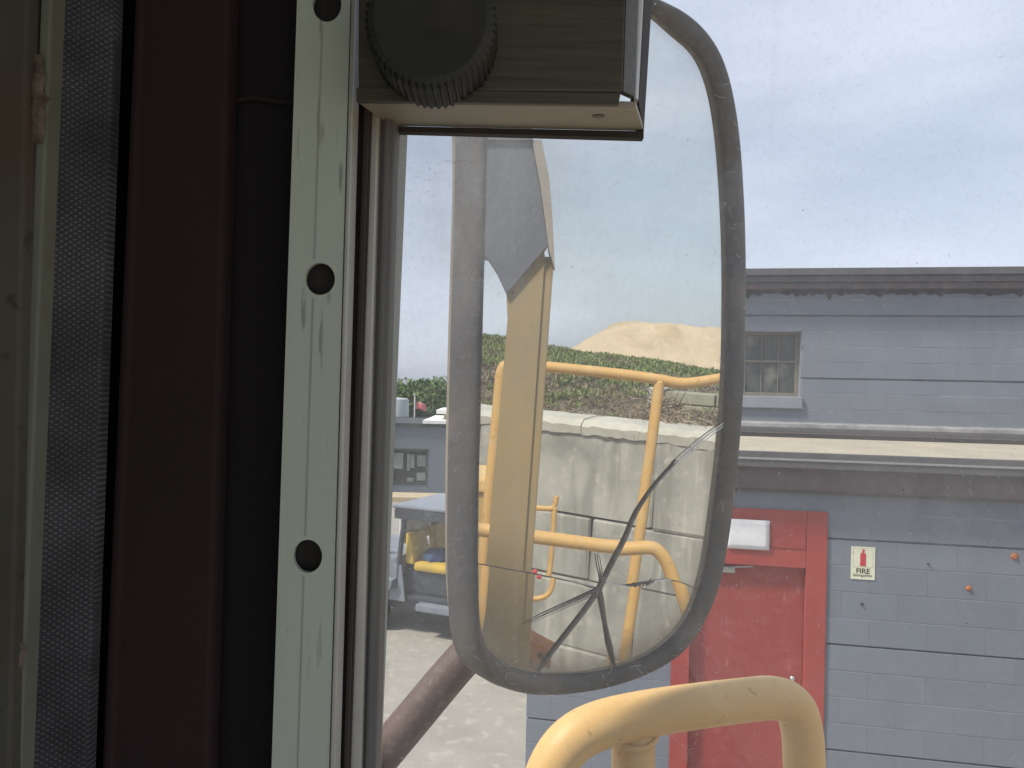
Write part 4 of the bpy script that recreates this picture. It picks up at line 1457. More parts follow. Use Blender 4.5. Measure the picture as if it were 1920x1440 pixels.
# yellow locker with a lid, left edge of the mirror
d_ = 3.3
L0, L1 = mir(880, 1000, d_), mir(934, 1000, d_)
hx = L1 - L0
hx.z = 0
hy = Vector((hx.y, -hx.x, 0)).normalized()
if hy.dot(EYE2 - L0) > 0:
    hy = -hy
zt_ = mir(905, 905, d_).z
LK = thing('deck_locker', Vector((L0.x, L0.y, DZ)), 'ochre steel locker with a lid at the left edge of the mirror', 'locker')
obox('locker_body', Vector((L0.x, L0.y, DZ)) - hx, hx * 2.0, hy * 0.35, ZV * (zt_ - DZ - 0.04), 'yellow_old', LK, 0.008)
obox('locker_lid', Vector((L0.x, L0.y, zt_ - 0.038)) - hx * 1.05 - hy * 0.02, hx * 2.1, hy * 0.39, ZV * 0.06, 'yellow', LK, 0.012)
obox('locker_rib', Vector((L0.x, L0.y, zt_ - 0.22)) - hx * 1.03 - hy * 0.012, hx * 2.06, hy * 0.012, ZV * 0.025, 'yellow', LK, 0.004)

# hose
hp = [(940, 1085, 1.6), (922, 1110, 1.6), (912, 1150, 1.6), (905, 1200, 1.6), (900, 1300, 1.6)]
hp = [mir(*p) for p in hp]
o = tube('hydraulic_hose', hp + [rail_down(hp[-1])], 0.011, 'hose', None, seg=10)
tag(o, 'blue-grey hose left of the broad yellow post in mirror', 'hose')

# rusty steel beam
d_ = 4.0
b0, b1 = mir(940, 1165, d_), mir(1045, 1222, d_)
dz_ = mir(1000, 1262, d_).z
ba = b1 - b0
hy = Vector((ba.y, -ba.x, 0)).normalized()
if hy.dot(EYE2 - b0) > 0:
    hy = -hy
RBm = thing('rusty_bracket', Vector((b0.x, b0.y, 0)), 'rusty orange steel bracket beside the foot of the broad post in mirror', 'bracket')
obox('bracket_beam', b0 - ZV * 0.13, ba, hy * 0.16, ZV * 0.13, 'rust', RBm, 0.006)
obox('bracket_leg', b0 + ba * .2 - ZV * (b0.z) , ba.normalized() * 0.12, hy * 0.12, ZV * (b0.z - 0.14), 'rust', RBm, 0.006)
for q in (0.30, 0.62):
    c = b0 + ba * q - ZV * 0.05 - hy * 0.004
    tube('bolt', [c, c - hy * 0.012], 0.016, 'slot', RBm, seg=8, it=0)

# ------------------------------------------------------------------ wing mirror
OUT = [(1232, 0), (1290, 25), (1340, 83), (1365, 146), (1384, 250), (1394, 417), (1395, 560), (1391, 720), (1382, 850), (1370, 962), (1357, 1050), (1339, 1125), (1289, 1216),
       (1226, 1259), (1132, 1293), (1039, 1306), (976, 1302), (920, 1283), (892, 1256), (878, 1213), (873, 1150), (871, 1056), (872, 900), (876, 716), (880, 560), (885, 417), (889, 250),
       (884, 150), (894, 70), (915, 5), (970, -32), (1070, -42), (1160, -28)]
INN = [(1222, 22), (1265, 67), (1307, 100), (1332, 158), (1348, 250), (1359, 417), (1361, 560), (1358, 720), (1348, 850), (1336, 945), (1320, 1062), (1301, 1125), (1282, 1165), (1251, 1202),
       (1195, 1238), (1132, 1256), (1070, 1263), (1007, 1262), (961, 1252), (923, 1229), (899, 1195), (890, 1150), (888, 1056), (889, 900), (894, 747), (898, 560), (902, 417), (906, 250),
       (910, 170), (920, 100), (945, 45), (1000, 10), (1080, 2), (1160, 6)]
def chaikin(p, it=2):
    for _ in range(it):
        q = []
        for i in range(len(p)):
            a, b = p[i], p[(i + 1) % len(p)]
            q.append((a[0] * .75 + b[0] * .25, a[1] * .75 + b[1] * .25))
            q.append((a[0] * .25 + b[0] * .75, a[1] * .25 + b[1] * .75))
        p = q
    return p
CX, CY = 1115, 640
def polar(poly, ang):
    c, s = math.cos(ang), math.sin(ang)
    best = None
    n = len(poly)
    for i in range(n):
        x1, y1 = poly[i][0] - CX, poly[i][1] - CY
        x2, y2 = poly[(i + 1) % n][0] - CX, poly[(i + 1) % n][1] - CY
        den = c * (y2 - y1) - s * (x2 - x1)
        if abs(den) < 1e-9:
            continue
        t = (x1 * (y2 - y1) - y1 * (x2 - x1)) / den
        u = (c * y1 - s * x1) / (-den) if False else (x1 * s - y1 * c) / den
        if t > 0 and -1e-9 <= u <= 1 + 1e-9:
            best = t if best is None else max(best, t)
    return (CX + c * best, CY + s * best)
OUTs, INNs = chaikin(OUT), chaikin(INN)
NA = 220
# sample evenly along the outline rather than by angle
angs = []
per = [math.hypot(OUTs[i][0] - OUTs[i - 1][0], OUTs[i][1] - OUTs[i - 1][1]) for i in range(len(OUTs))]
tot = sum(per)
acc, nxt = 0.0, 0.0
for i in range(len(OUTs)):
    a, b = OUTs[i - 1], OUTs[i]
    while nxt < acc + per[i] and len(angs) < NA:
        f = (nxt - acc) / per[i]
        x, y = a[0] + (b[0] - a[0]) * f, a[1] + (b[1] - a[1]) * f
        angs.append(math.atan2(y - CY, x - CX))
        nxt += tot / NA
    acc += per[i]
OC = [mp_(*polar(OUTs, a)) for a in angs]
IC = [mp_(*polar(INNs, a)) for a in angs]
NA = len(angs)
cen = sum(OC, Vector()) / NA
WM = thing('wing_mirror', cen - MN * 0.03, 'large rounded wing mirror with cracked glass and dusty black rim outside window', 'mirror')
prof = [(-0.10, -0.0012), (0.0, -0.0008), (0.03, 0.0022), (0.12, 0.0050), (0.28, 0.0066), (0.48, 0.0070), (0.68, 0.0062), (0.84, 0.0042), (0.95, 0.0010), (1.0, -0.004), (1.0, -0.012), (0.96, -0.018)]
V, Fc = [], []
for (f, o_) in prof:
    for i in range(NA):
        V.append(IC[i].lerp(OC[i], f) + MN * o_)
for j in range(len(prof) - 1):
    for i in range(NA):
        i2 = (i + 1) % NA
        Fc.append((j * NA + i, j * NA + i2, (j + 1) * NA + i2, (j + 1) * NA + i))
o = mesh('rim', V, Fc, 'rim', WM, smooth=True)
fixn(o.data)
V, Fc = [], []
rings = [(0.95, -0.0182), (0.94, -0.030), (0.86, -0.040), (0.65, -0.046)]
for (f, o_) in rings:
    for i in range(NA):
        q = cen.lerp(OC[i], f) if f < .9 else OC[i].lerp(cen, 1 - f)
        V.append(q + MN * o_)
for j in range(len(rings) - 1):
    for i in range(NA):
        i2 = (i + 1) % NA
        Fc.append((j * NA + i, j * NA + i2, (j + 1) * NA + i2, (j + 1) * NA + i))
Fc.append(tuple((len(rings) - 1) * NA + i for i in range(NA)))
o = mesh('housing', V, Fc, 'housing', WM, smooth=True)
fixn(o.data)
# glass in five shards that meet at the point of impact
I0 = (1124, 1103)
CRK = {
    'ur': [I0, (1131, 1088), (1150, 1050), (1172, 1010), (1188, 968), (1205, 940), (1230, 905), (1270, 862), (1310, 828), (1358, 790), (1378, 776)],
    'r': [I0, (1140, 1096), (1165, 1099), (1195, 1096), (1222, 1090), (1250, 1086), (1280, 1092), (1308, 1107), (1340, 1124)],
    'd': [I0, (1127, 1125), (1133, 1160), (1140, 1198), (1146, 1222), (1152, 1252), (1155, 1275)],
    'dl': [I0, (1110, 1125), (1090, 1152), (1060, 1190), (1030, 1228), (1008, 1258), (990, 1280)],
    'l': [I0, (1105, 1101), (1080, 1092), (1040, 1083), (990, 1074), (940, 1065), (890, 1056), (865, 1050)],
}
MID = chaikin([(i_[0] * .92 + (i_[0] * .08 if False else i_[0] * .08), i_[1]) for i_ in INN], 2)
def grow(p, k_):
    return (CX + (p[0] - CX) * k_, CY + (p[1] - CY) * k_)
bound = [grow(polar(INNs, 2 * math.pi * i / 240), 1.012) for i in range(240)]
def bang(p):
    return math.atan2(p[1] - CY, p[0] - CX) % (2 * math.pi)
def clip_end(line):
    """cut a crack where it meets the glass edge"""
    out = [line[0]]
    for p in line[1:]:
        e = grow(polar(INNs, math.atan2(p[1] - CY, p[0] - CX)), 1.012)
        if math.hypot(p[0] - CX, p[1] - CY) >= math.hypot(e[0] - CX, e[1] - CY):
            out.append(e)
            return out
        out.append(p)
    e = grow(polar(INNs, math.atan2(out[-1][1] - CY, out[-1][0] - CX)), 1.012)
    out.append(e)
    return out
CL = {k_: clip_end(v) for k_, v in CRK.items()}
def between(a0, a1):
    """boundary points clockwise on screen from angle a0 to a1 (increasing angle)"""
    span = (a1 - a0) % (2 * math.pi)
    return [b for b in sorted(bound, key=lambda q: (bang(q) - a0) % (2 * math.pi)) if 1e-4 < (bang(b) - a0) % (2 * math.pi) < span - 1e-4]
order = ['ur', 'r', 'd', 'dl', 'l']
MH = Vector((math.cos(PHI), math.sin(PHI), 0))
MV = MH.cross(MN)
if MV.z < 0:
    MV = -MV
tilts = [(0.10, -0.25), (0.55, 0.25), (-0.35, 0.55), (0.30, -0.50), (0, 0)]
GZ = -0.0003
for k_, nm in enumerate(order):
    nx_ = order[(k_ + 1) % 5]
    poly = list(CL[nm]) + between(bang(CL[nm][-1]), bang(CL[nx_][-1])) + list(reversed(CL[nx_][1:]))
    th, tv = tilts[k_]
    piv = mp_(*I0)
    pts = []
    for p in poly:
        q = mp_(*p)
        d = q - piv
        off = math.radians(th) * d.dot(MH) * 0.5 + math.radians(tv) * d.dot(MV) * 0.5
        pts.append(q + MN * (GZ + off))
    n = len(pts)
    V = pts + [p - MN * 0.003 for p in pts]
    Fc = [tuple(range(n)), tuple(range(2 * n - 1, n - 1, -1))] + [(i, (i + 1) % n, n + (i + 1) % n, n + i) for i in range(n)]
    o = mesh('glass_shard', V, Fc, 'mirror', WM)
    fixn(o.data)

def strip(name, line, w0, w1, m, h=0.0006, wf=None):
    pts = [Vector((p[0], p[1], 0)) for p in line]
    pts = smooth_path(pts, 2)
    n = len(pts)
    V = []
    for i, p in enumerate(pts):
        t = (pts[min(i + 1, n - 1)] - pts[max(i - 1, 0)]).normalized()
        s = Vector((-t.y, t.x, 0))
        f = i / (n - 1)
        w = wf(f) if wf else w0 + (w1 - w0) * f
        for sg, hh_ in ((-1, h * .6), (0, h), (1, h * .6)):
            q = p + s * (w * .5 * sg)
            V.append(mp_(q.x, q.y, hh_ + 0.0004))
    Fc = []
    for i in range(n - 1):
        for k_ in range(2):
            Fc.append((3 * i + k_, 3 * i + k_ + 1, 3 * i + 4 + k_, 3 * i + 3 + k_))
    o = mesh(name, V, Fc, m, WM)
    return o
def upto(line, k_):
    return line[:k_]
strip('crack', CRK['ur'][:8], 8, 7, 'crack', wf=lambda f: 8 if f < .1 else 5.5 + 1.3 * math.sin(f * 5))
strip('crack', [(1262, 868), (1290, 842), (1320, 818), (1357, 791)], 2.5, 2.5, 'crack_glint', 0.0012)  # white glint painted along the crack
strip('crack', [(1268, 870), (1296, 846), (1324, 822), (1357, 796)], 2.0, 2.0, 'crack_glint', 0.0012)
strip('crack', CRK['dl'][:-1], 7, 6.5, 'crack')
strip('crack', [(1112, 1122)] + CRK['dl'][2:-1], 2.4, 2.0, 'crack_mid', 0.0012)
strip('crack', CRK['ur'][2:8], 2.4, 2.0, 'crack_mid', 0.0012)
strip('crack', CRK['d'][2:-1], 1.8, 2.0, 'crack_mid', 0.0012)
strip('crack', CRK['d'][:-1], 6, 7, 'crack', wf=lambda f: 5 + 3 * math.sin(f * 7) ** 2)
strip('crack', [I0, (1100, 1114), (1060, 1132), (1020, 1150), (984, 1170)], 5, 1.0, 'crack')
strip('crack', [(1116, 1112), (1080, 1130), (1030, 1152), (996, 1166)], 2, 0.6, 'crack')
strip('crack', [I0, (1128, 1088), (1121, 1060), (1118, 1038)], 4, 1.2, 'crack')
strip('crack', [(1130, 1090), (1126, 1062), (1122, 1040)], 3, 0.8, 'crack')
strip('crack', CRK['l'][:-1], 3.0, 1.2, 'crack', wf=lambda f: 3.4 - 2.2 * min(f * 3, 1))
strip('crack', [(1112, 1099), (1096, 1095), (1080, 1090)], 2, 1, 'crack_glint', 0.0012)
strip('crack', [(1134, 1092), (1150, 1096), (1172, 1098)], 4, 2, 'crack_glint', 0.0012)
strip('crack', [(1172, 1098), (1200, 1094), (1222, 1090)], 2.5, 2.5, 'crack')
strip('crack', [(1222, 1091), (1240, 1087), (1256, 1086)], 3.5, 1.5, 'crack_glint', 0.0012)
strip('crack', [(1254, 1086), (1282, 1093), (1312, 1108)], 1.6, 1.4, 'crack')
rc = random.Random(77)
for q in range(7):
    x, y = 1188 + q * 6 + rc.uniform(-2, 2), 1098 - q * 1.2 + rc.uniform(-2, 2)
    strip('glass_chip', [(x - 3, y + 3), (x, y), (x + rc.uniform(1, 4), y - rc.uniform(2, 5))], 3.5, 1.5, 'crack', 0.0012)
# dust gathered along the glass edge
V, Fc, D = [], [], []
rd = random.Random(8)
fr_ = [(0.0, 1.0), (0.012, 0.8), (0.03, 0.42), (0.055, 0.14), (0.085, 0.0)]
for (f, v_) in fr_:
    for i in range(NA):
        p_ = polar(INNs, angs[i])
        lowness = min(max((p_[1] - 500) / 700.0, 0.12), 1.0)
        q = grow(p_, 1.004 - f * (0.6 + 0.7 * lowness))
        V.append(mp_(q[0], q[1], 0.00045))
        D.append(v_ * (0.18 + 0.42 * lowness) * rd.uniform(.92, 1.08))
for j in range(len(fr_) - 1):
    for i in range(NA):
        i2 = (i + 1) % NA
        Fc.append((j * NA + i, j * NA + i2, (j + 1) * NA + i2, (j + 1) * NA + i))
md_ = bpy.data.materials.new('edge_dust')
md_.use_nodes = True
_N, _L = md_.node_tree.nodes, md_.node_tree.links
_N.clear()
_o = _N.new('ShaderNodeOutputMaterial')
_t = _N.new('ShaderNodeBsdfTransparent')
_d = _N.new('ShaderNodeBsdfDiffuse')
_d.inputs['Color'].default_value = (0.46, 0.40, 0.31, 1)
_a = _N.new('ShaderNodeAttribute')
_a.attribute_name = 'dust'
_m = _N.new('ShaderNodeMixShader')
_L.new(_a.outputs['Fac'], _m.inputs[0])
_L.new(_t.outputs[0], _m.inputs[1])
_L.new(_d.outputs[0], _m.inputs[2])
_L.new(_m.outputs[0], _o.inputs['Surface'])
o = mesh('dust_film', V, Fc, md_, WM, smooth=True)
at_ = o.data.attributes.new('dust', 'FLOAT', 'POINT')
at_.data.foreach_set('value', D)
# arm that carries it
AP = [at(960, 1135, 0.56), at(905, 1195, 0.545), at(848, 1258, 0.535), at(780, 1340, 0.525), at(700, 1435, 0.515), at(560, 1600, 0.50), at(470, 1710, 0.49)]
tube('mirror_arm', AP, 0.0128, 'arm', WM, seg=20)
box('arm_bracket', (AP[-1].x - .03, AP[-1].y - .16, AP[-1].z - .03), (AP[-1].x + .03, AP[-1].y + .03, AP[-1].z + .03), 'arm', WM, 0.004)

# ------------------------------------------------------------------ near yellow handrail outside the window
HR = thing('handrail', at(1200, 1330, 0.58) - ZV * 1.3, 'thick yellow tube handrail close outside the window, under the mirror', 'handrail')
pth = [((1010, 1640), .53), ((1012, 1530), .53), ((1024, 1455), .533), ((1062, 1392), .538), ((1120, 1358), .546), ((1215, 1337), .565), ((1310, 1323), .585), ((1400, 1312), .60),
       ((1455, 1306), .61), ((1492, 1322), .615), ((1505, 1370), .617), ((1508, 1440), .618), ((1512, 1560), .62)]
pp = [at(x, y, d) for (x, y), d in pth]
pp = [Vector((pp[0].x, pp[0].y, DZ))] + pp + [Vector((pp[-1].x, pp[-1].y, DZ))]
tube('top_rail', pp, 0.0163, 'yellow', HR, seg=24)
m0 = at(1188, 1345, 0.565)
tube('rail_post', [m0, at(1187, 1440, 0.567), Vector((m0.x, m0.y, DZ))], 0.0158, 'yellow', HR, seg=20, it=0)
# weld bead
V = []
tube('weld_bead', [m0 + Vector((0.017 * math.cos(a), 0.017 * math.sin(a), -0.0135 + 0.002 * math.cos(2 * a))) for a in [i * math.pi / 8 for i in range(17)]], 0.0022, 'yellow', HR, seg=6, it=1, caps=False)

# ------------------------------------------------------------------ cab: window frame, glass, lining
CB = thing('machine_cab', (0, -0.4, 1.9), 'dark cab interior with aluminium window frame, webbing strip and dusty glass', 'cab')
YT, YB = -700, 2140
def slab(name, t, b, Y, m, depth=0.01, bevel=0.0, y0=YT, y1=YB, Y2=None):
    """upright strip: t=(left,right) px at the picture's top, b at its bottom; Y depth (Y2: depth of the right edge)"""
    Y2 = Y if Y2 is None else Y2
    def ex(i, y):
        return t[i] + (b[i] - t[i]) * y / 1440.0
    q = [at(ex(0, y1), y1, Y), at(ex(1, y1), y1, Y2), at(ex(1, y0), y0, Y2), at(ex(0, y0), y0, Y)]
    return hexa(name, q, [v + Vector((0, depth, 0)) for v in q], m, CB, bevel)

# glass pane
GY = 0.296
gl = box('glass_pane', (-0.062, GY, 3.02), (0.235, GY + 0.004, 3.66), 'glass', CB)
gl.data.materials.append(MT['clear'])
for f in gl.data.polygons:
    f.material_index = 0 if f.normal.y < -0.5 else 1
# frame parts, left to right
slab('trim_panel', (-1350, 52), (-1400, 18), 0.235, 'panel', 0.012, 0.001)
slab('rusty_slot', (50, 76), (-4, 22), 0.243, 'slot', 0.01)
slab('panel_edge', (76, 97), (21, 38), 0.240, 'panel_edge', 0.008, 0.0008)
slab('webbing_strip', (97, 216), (38, 164), 0.246, 'weave', 0.006, 0.0012, Y2=0.251)
slab('dark_gap', (205, 275), (150, 215), 0.275, 'black_gap', 0.01)
slab('lining_panel', (262, 432), (198, 392), 0.262, 'maroon', 0.01, 0.002)
slab('lining_rib', (252, 272), (190, 214), 0.2605, 'maroon', 0.008, 0.0015)
slab('black_lining', (420, 565), (380, 520), 0.274, 'black_vinyl', 0.01)
fold = []
for i in range(13):
    u = i / 12
    fold.append(at(436 + 116 * u, 190 - 5 * math.sin(u * 5) - 2 * u, 0.2728))
tube('lining_fold', fold, 0.0011, 'maroon', CB, seg=8, it=1)
# flaked paint lumps over the slot
def lump(px0, px1, py0, py1, Y, seed):
    rnd = random.Random(seed)
    n, mm = 14, 7
    edge_ = [rnd.uniform(.55, 1.15) for _ in range(15)]
    V = []
    for j in range(n + 1):
        for i in range(mm + 1):
            u, v = i / mm, j / n
            e = math.sin(math.pi * v) * .5 + .5
            x = px0 + (px1 - px0) * (0.5 + (u - .5) * e * edge_[j]) + rnd.uniform(-3, 3)
            y = py0 + (py1 - py0) * v + rnd.uniform(-2, 2)
            V.append(at(x, y, Y - 0.0016 * math.sin(math.pi * u) * math.sin(math.pi * v) - rnd.uniform(0, .0008)))
    Fc = [(j * (mm + 1) + i, j * (mm + 1) + i + 1, (j + 1) * (mm + 1) + i + 1, (j + 1) * (mm + 1) + i) for j in range(n) for i in range(mm)]
    mesh('paint_flake', V, Fc, 'rust_patch', CB, smooth=True)
lump(42, 92, 100, 268, 0.2395, 3)
lump(-14, 46, 1128, 1335, 0.2395, 4)

# perforated aluminium strip with three real holes
SY = 0.262
def sx_edge(i, y):
    t, b = (557, 657), (509, 617)
    return t[i] + (b[i] - t[i]) * y / 1440.0
def perforated():
    holes = [(613, 8, 27, 33), (600, 523, 28, 30), (577, 1043, 27, 31)]
    V, Fc = [], []
    def add(p):
        V.append(p)
        return len(V) - 1
    def quad(y0, y1):
        a = [add(at(sx_edge(0, y1), y1, SY)), add(at(sx_edge(1, y1), y1, SY)), add(at(sx_edge(1, y0), y0, SY)), add(at(sx_edge(0, y0), y0, SY))]
        Fc.append(tuple(a))
    ys = YT
    N_ = 40
    for (hx_, hy_, rx, ry) in holes:
        y0, y1 = hy_ - 60, hy_ + 60
        if y0 > ys:
            quad(ys, y0)
        inner, outer, deep = [], [], []
        for k_ in range(N_):
            a = 2 * math.pi * (k_ + .5) / N_
            c, s = math.cos(a), math.sin(a)
            inner.append(add(at(hx_ + rx * c, hy_ + ry * s, SY)))
            deep.append(add(at(hx_ + rx * c, hy_ + ry * s, SY) + Vector((0, 0.0022, 0))))
            # to the cell border
            if abs(s) * 50 > abs(c) * 60 * 0 + 60 * abs(c) * 0.8333:
                yy = y1 if s > 0 else y0
                f = (c / abs(s))
                xx = hx_ + 50 * max(-1, min(1, f * 60 / 50 if abs(f * 60) < 50 else (1 if f > 0 else -1)))
                xm = (sx_edge(0, yy) + sx_edge(1, yy)) / 2
                hw = (sx_edge(1, yy) - sx_edge(0, yy)) / 2
                xx = xm + hw * max(-1, min(1, f * 1.2))
            else:
                i_ = 1 if c > 0 else 0
                yy = hy_ + 60 * max(-1, min(1, s / abs(c) * 0.8333))
                xx = sx_edge(i_, yy)
            outer.append(add(at(xx, yy, SY)))
        for k_ in range(N_):
            k2 = (k_ + 1) % N_
            Fc.append((outer[k_], outer[k2], inner[k2], inner[k_]))
            Fc.append((inner[k_], inner[k2], deep[k2], deep[k_]))
        # corners
        for (cx_, cy_) in ((0, y0), (1, y0), (1, y1), (0, y1)):
            cpt = (sx_edge(cx_, cy_), cy_)
            ci = add(at(*cpt, SY))
            # nearest two consecutive outer points around the corner
            best = min(range(N_), key=lambda k_: (V[outer[k_]] - V[ci]).length + (V[outer[(k_ + 1) % N_]] - V[ci]).length)
            Fc.append((outer[best], ci, outer[(best + 1) % N_]))
        ys = y1
    quad(ys, YB)
    # right and left returns
    n0 = len(V)
    for i_ in (0, 1):
        a = [add(at(sx_edge(i_, YT), YT, SY)), add(at(sx_edge(i_, YB), YB, SY))]
        b = [add(V[a[1]] + Vector((0, .012, 0))), add(V[a[0]] + Vector((0, .012, 0)))]
        Fc.append((a[0], a[1], b[0], b[1]))
    o = mesh('perforated_strip', V, Fc, 'alu', CB)
    fixn(o.data)
    return o
perforated()
slab('strip_backing', (560, 655), (512, 615), 0.2665, 'channel', 0.004)
for (g0_, g1_) in ((YT, -40), (48, 486), (560, 1005), (1080, YB)):
    slab('strip_groove', (604, 607.5), (556, 559.5), SY - 0.00012, 'alu_groove', 0.0001, 0, g0_, g1_)
slab('strip_lip', (658.5, 667), (618.5, 627), 0.2615, 'alu_lip', 0.010, 0.0004)
slab('felt_channel', (666, 702), (624, 655), 0.276, 'channel', 0.012)
slab('felt_edge', (688, 699), (643, 652), 0.2745, 'gasket', 0.004, 0.0006)
slab('frame_lip', (700, 716), (654, 676), 0.279, 'alu_lip', 0.010, 0.0006)
slab('window_rubber', (715, 748), (674, 706), 0.284, 'rubber', 0.0118, 0.002)
slab('rubber_bead', (728, 738), (684, 694), 0.2826, 'rubber', 0.002, 0.0006)
slab('strip_lining', (-980, 760), (-1020, 700), 0.2965, 'cab_inner', 0.02)

# latch box on the glass
LB = CB
Yf, Yb = 0.255, 0.2955
def lp(x, y, Y):
    return at(x, y, Y)
# front plate
fp = [lp(672, 168, Yf + .002), lp(1168, 172, Yf + .002), lp(1178, -160, Yf + .002), lp(672, -160, Yf + .002)]
hexa('latch_plate', fp, [v + Vector((0, .0025, 0)) for v in fp], 'alu_dull', CB, 0.0006)
# bevelled right end
e1 = [lp(1168.5, 172, Yf + .002), lp(1191, 182, Yf + .009), lp(1203, -160, Yf + .009), lp(1178.5, -160, Yf + .002)]
hexa('latch_end', e1, [v + Vector((-.001, .0025, 0)) for v in e1], 'alu_dull', CB, 0.0004)
e2 = [lp(1192, 183, Yf + .0095), lp(1197, 187, Yf + .012), lp(1215, -160, Yf + .012), lp(1204, -160, Yf + .0095)]
hexa('latch_end_edge', e2, [v + Vector((0, .004, 0)) for v in e2], 'alu_lip', CB)
e3 = [lp(1198, 190, Yf + .0165), lp(1207, 250, Yb - .002), lp(1232, -160, Yb - .002), lp(1216, -160, Yf + .0165)]
hexa('latch_side', e3, [v + Vector((-.003, 0, 0)) for v in e3], 'gasket', CB)
# front lip and underside
l1 = [lp(668, 190, Yf), lp(1160, 197, Yf), lp(1164, 174, Yf), lp(668, 165, Yf)]
hexa('latch_lip', l1, [v + Vector((0, .0022, 0)) for v in l1], 'alu_lip' if False else 'alu_dull', CB, 0.0003)
u1 = [lp(669, 191, Yf + .001), lp(1192, 201, Yf + .004), lp(1207, 246, Yb - .002), lp(730, 236, Yb - .002)]
hexa('latch_underside', u1, [v + Vector((0, 0, .002)) for v in u1], 'alu_under', CB, 0.0003)
g1 = [lp(726, 246, Yb - .004), lp(1207, 259, Yb - .004), lp(1207, 246, Yb - .004), lp(726, 236, Yb - .004)]
hexa('latch_gasket', g1, [v + Vector((0, .004, 0)) for v in g1], 'gasket', CB)
sc_ = lp(1122, 210, 0.2705)
tube('screw', [sc_, sc_ - Vector((0, 0, .0014))], 0.0023, 'alu_dull', CB, seg=14, it=0)
# knob
KF, KB_ = 0.238, 0.2565
kc = at(806, 32, KF)
kr = 123 * KF / F
V, Fc = [], []
NK = 216
kp = [(0.0, 0.0), (0.86, 0.0), (0.95, 0.0006), (1.0, 0.0022), (1.0, KB_ - KF), (0.0, KB_ - KF)]
for (f, dy) in kp:
    for k_ in range(NK):
        a = 2 * math.pi * k_ / NK
        r = kr * f
        if f == 1.0:
            r = kr * (1.0 + (0.018 if (k_ % 4) in (0, 1) else -0.018))
        elif f > 0.9:
            r = kr * f * (1.0 + (0.008 if (k_ % 4) in (0, 1) else -0.008))
        V.append(Vector((kc.x + r * math.cos(a), KF + dy, kc.z + r * 1.06 * math.sin(a))))
for j in range(len(kp) - 1):
    for k_ in range(NK):
        k2 = (k_ + 1) % NK
        Fc.append((j * NK + k_, j * NK + k2, (j + 1) * NK + k2, (j + 1) * NK + k_))
o = mesh('latch_knob', V, Fc, 'knob', CB)
bm = bmesh.new()
bm.from_mesh(o.data)
bmesh.ops.remove_doubles(bm, verts=bm.verts, dist=1e-6)
bmesh.ops.recalc_face_normals(bm, faces=bm.faces)
bm.to_mesh(o.data)
bm.free()

# cab shell: keeps the daylight out as the real cab does
box('cab_roof', (-0.43, -1.3, 3.70), (0.29, 0.31, 3.76), 'cab_inner', CB)
box('cab_side', (-0.43, -1.3, 1.9), (-0.40, 0.30, 3.699), 'cab_inner', CB)
box('cab_floor', (-0.399, -1.3, 1.9), (0.24, 0.31, 1.94), 'cab_inner', CB)
box('cab_front', (-0.399, 0.30, 1.941), (0.24, 0.316, 3.02), 'cab_inner', CB)
box('cab_front', (-0.399, 0.30, 3.66), (0.24, 0.316, 3.699), 'cab_inner', CB)
box('cab_front', (-0.399, 0.30, 3.021), (-0.14, 0.316, 3.659), 'cab_inner', CB)
box('cab_pillar', (0.241, 0.286, 1.9), (0.262, 0.306, 3.699), 'cab_outer', CB, 0.002)
box('cab_side', (0.241, -1.3, 1.9), (0.262, 0.285, 3.0), 'cab_inner', CB)
box('cab_rear', (-0.399, -1.3, 1.941), (0.24, -1.28, 2.2), 'cab_inner', CB)
box('cab_rear', (-0.399, -1.3, 3.66), (0.24, -1.28, 3.699), 'cab_inner', CB)
box('cab_base', (-0.42, -1.25, 0.0), (0.235, 0.28, 1.899), 'cab_outer', CB)

# lint fibres clinging to the glass
rl = random.Random(99)
V, Fc = [], []
for q in range(110):
    if rl.random() < 0.8:
        px, py = rl.choice([(rl.uniform(845, 900), rl.uniform(450, 1250)), (rl.uniform(1335, 1400), rl.uniform(80, 1100)), (rl.uniform(900, 1300), rl.uniform(1240, 1310)), (rl.uniform(1260, 1330), rl.uniform(1100, 1420))])
    else:
        px, py = rl.uniform(740, 1920), rl.uniform(20, 1440)
    ln = rl.uniform(4, 22)
    a = rl.uniform(0, 6.28)
    cur = rl.gauss(0, .16)
    pts = []
    for s in range(7):
        pts.append(at(px, py, GY - 0.0006))
        px += math.cos(a) * ln / 6
        py += math.sin(a) * ln / 6
        a += cur + rl.uniform(-.2, .2)
    w = rl.uniform(0.35, 0.8) * 0.00008
    b = len(V)
    for s, p in enumerate(pts):
        t = (pts[min(s + 1, 6)] - pts[max(s - 1, 0)]).normalized()
        nrm = Vector((-t.z, 0, t.x))
        V += [p - nrm * w, p + nrm * w]
    for s in range(6):
        Fc.append((b + 2 * s, b + 2 * s + 1, b + 2 * s + 3, b + 2 * s + 2))
V3, F3 = [], []
rk = random.Random(17)
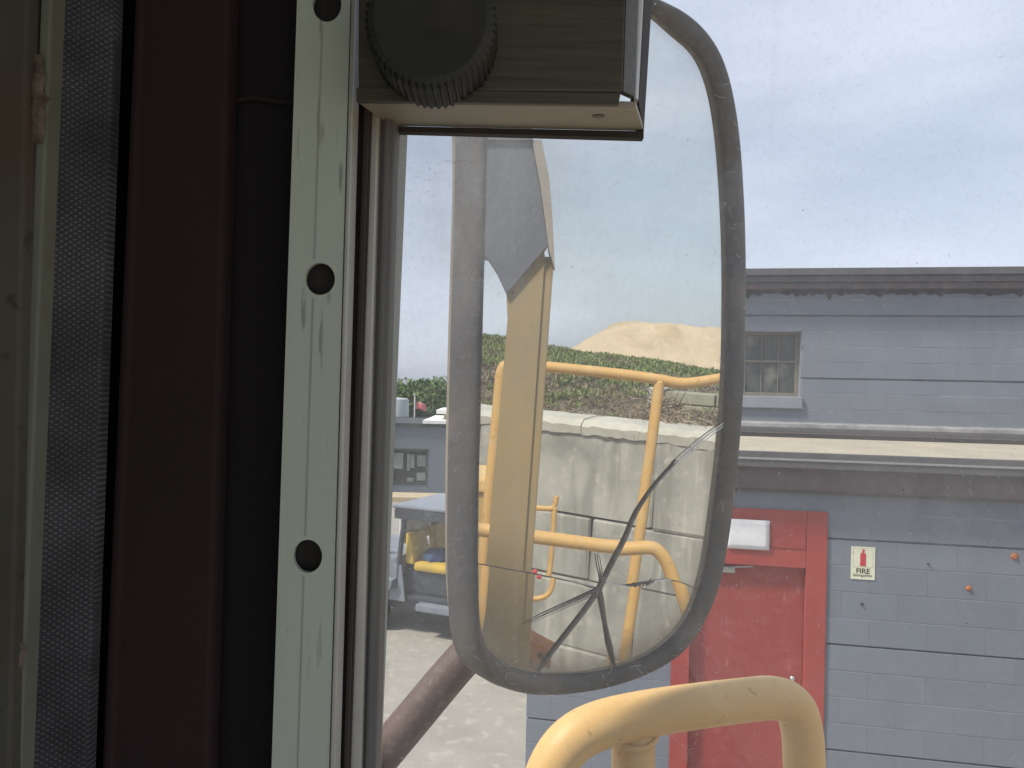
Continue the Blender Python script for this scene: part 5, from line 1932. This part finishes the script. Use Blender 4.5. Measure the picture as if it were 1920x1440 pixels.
for q in range(70):
    if q < 46:
        px, py = rk.gauss(805, 26), rk.gauss(335, 26)
    else:
        px, py = 838 + (q - 46) * 2.1, 303 + rk.uniform(-2.5, 2.5)
    if px < 752:
        continue
    a, ln = rk.uniform(-.6, .6), rk.uniform(1.2, 4.5)
    c_ = at(px, py, GY - 0.0004)
    d_ = Vector((math.cos(a), 0, math.sin(a))) * ln * 0.0001
    n_ = Vector((-math.sin(a), 0, math.cos(a))) * rk.uniform(.5, 1.1) * 0.0001
    b = len(V3)
    V3 += [c_ - d_, c_ - n_, c_ + d_, c_ + n_]
    F3.append((b, b + 1, b + 2, b + 3))
mesh('dirt_marks', V3, F3, 'slot', CB)['kind'] = 'stuff'
MT['lint'] = mat('lint', (0.75, 0.73, 0.68), None, 50, 0.9)
_nt = MT['lint'].node_tree
_tl = _nt.nodes.new('ShaderNodeBsdfTranslucent')
_tl.inputs['Color'].default_value = (0.75, 0.73, 0.70, 1)
_mx = _nt.nodes.new('ShaderNodeMixShader')
_mx.inputs[0].default_value = 0.6
_ou = [n for n in _nt.nodes if n.type == 'OUTPUT_MATERIAL'][0]
_nt.links.new(_nt.nodes['Principled BSDF'].outputs[0], _mx.inputs[1])
_nt.links.new(_tl.outputs[0], _mx.inputs[2])
_nt.links.new(_mx.outputs[0], _ou.inputs['Surface'])
o = mesh('lint_fibres', V, Fc, 'lint', CB)
stuff(o)

# pieces of parts
for (child, parent) in (('knob', 'door'), ('knob_rose', 'door'), ('door_closer', 'door'), ('closer_arm', 'door'), ('latch_knob', 'latch_plate'), ('latch_lip', 'latch_plate'),
                        ('latch_end', 'latch_plate'), ('screw', 'latch_underside'), ('lint_fibres', 'glass_pane'), ('dirt_marks', 'glass_pane'), ('gutter_bead', 'gutter'), ('flag', 'pole'), ('finial', 'pole'),
                        ('strip_groove', 'perforated_strip'), ('rubber_bead', 'window_rubber'), ('curb_bead', 'roof_curb'), ('locker_lid', 'locker_body')):
    for o in [o for o in bpy.data.objects if o.name.split('.')[0] == child]:
        o.parent = bpy.data.objects[parent]
        o.matrix_parent_inverse = Matrix()
_bars = [o for o in bpy.data.objects if o.parent == BLD and o.name.split('.')[0] in ('glazing_bar', 'pane', 'window_rail')]
for o in _bars:
    o.parent = win
    o.matrix_parent_inverse = Matrix()
win.name = 'window'
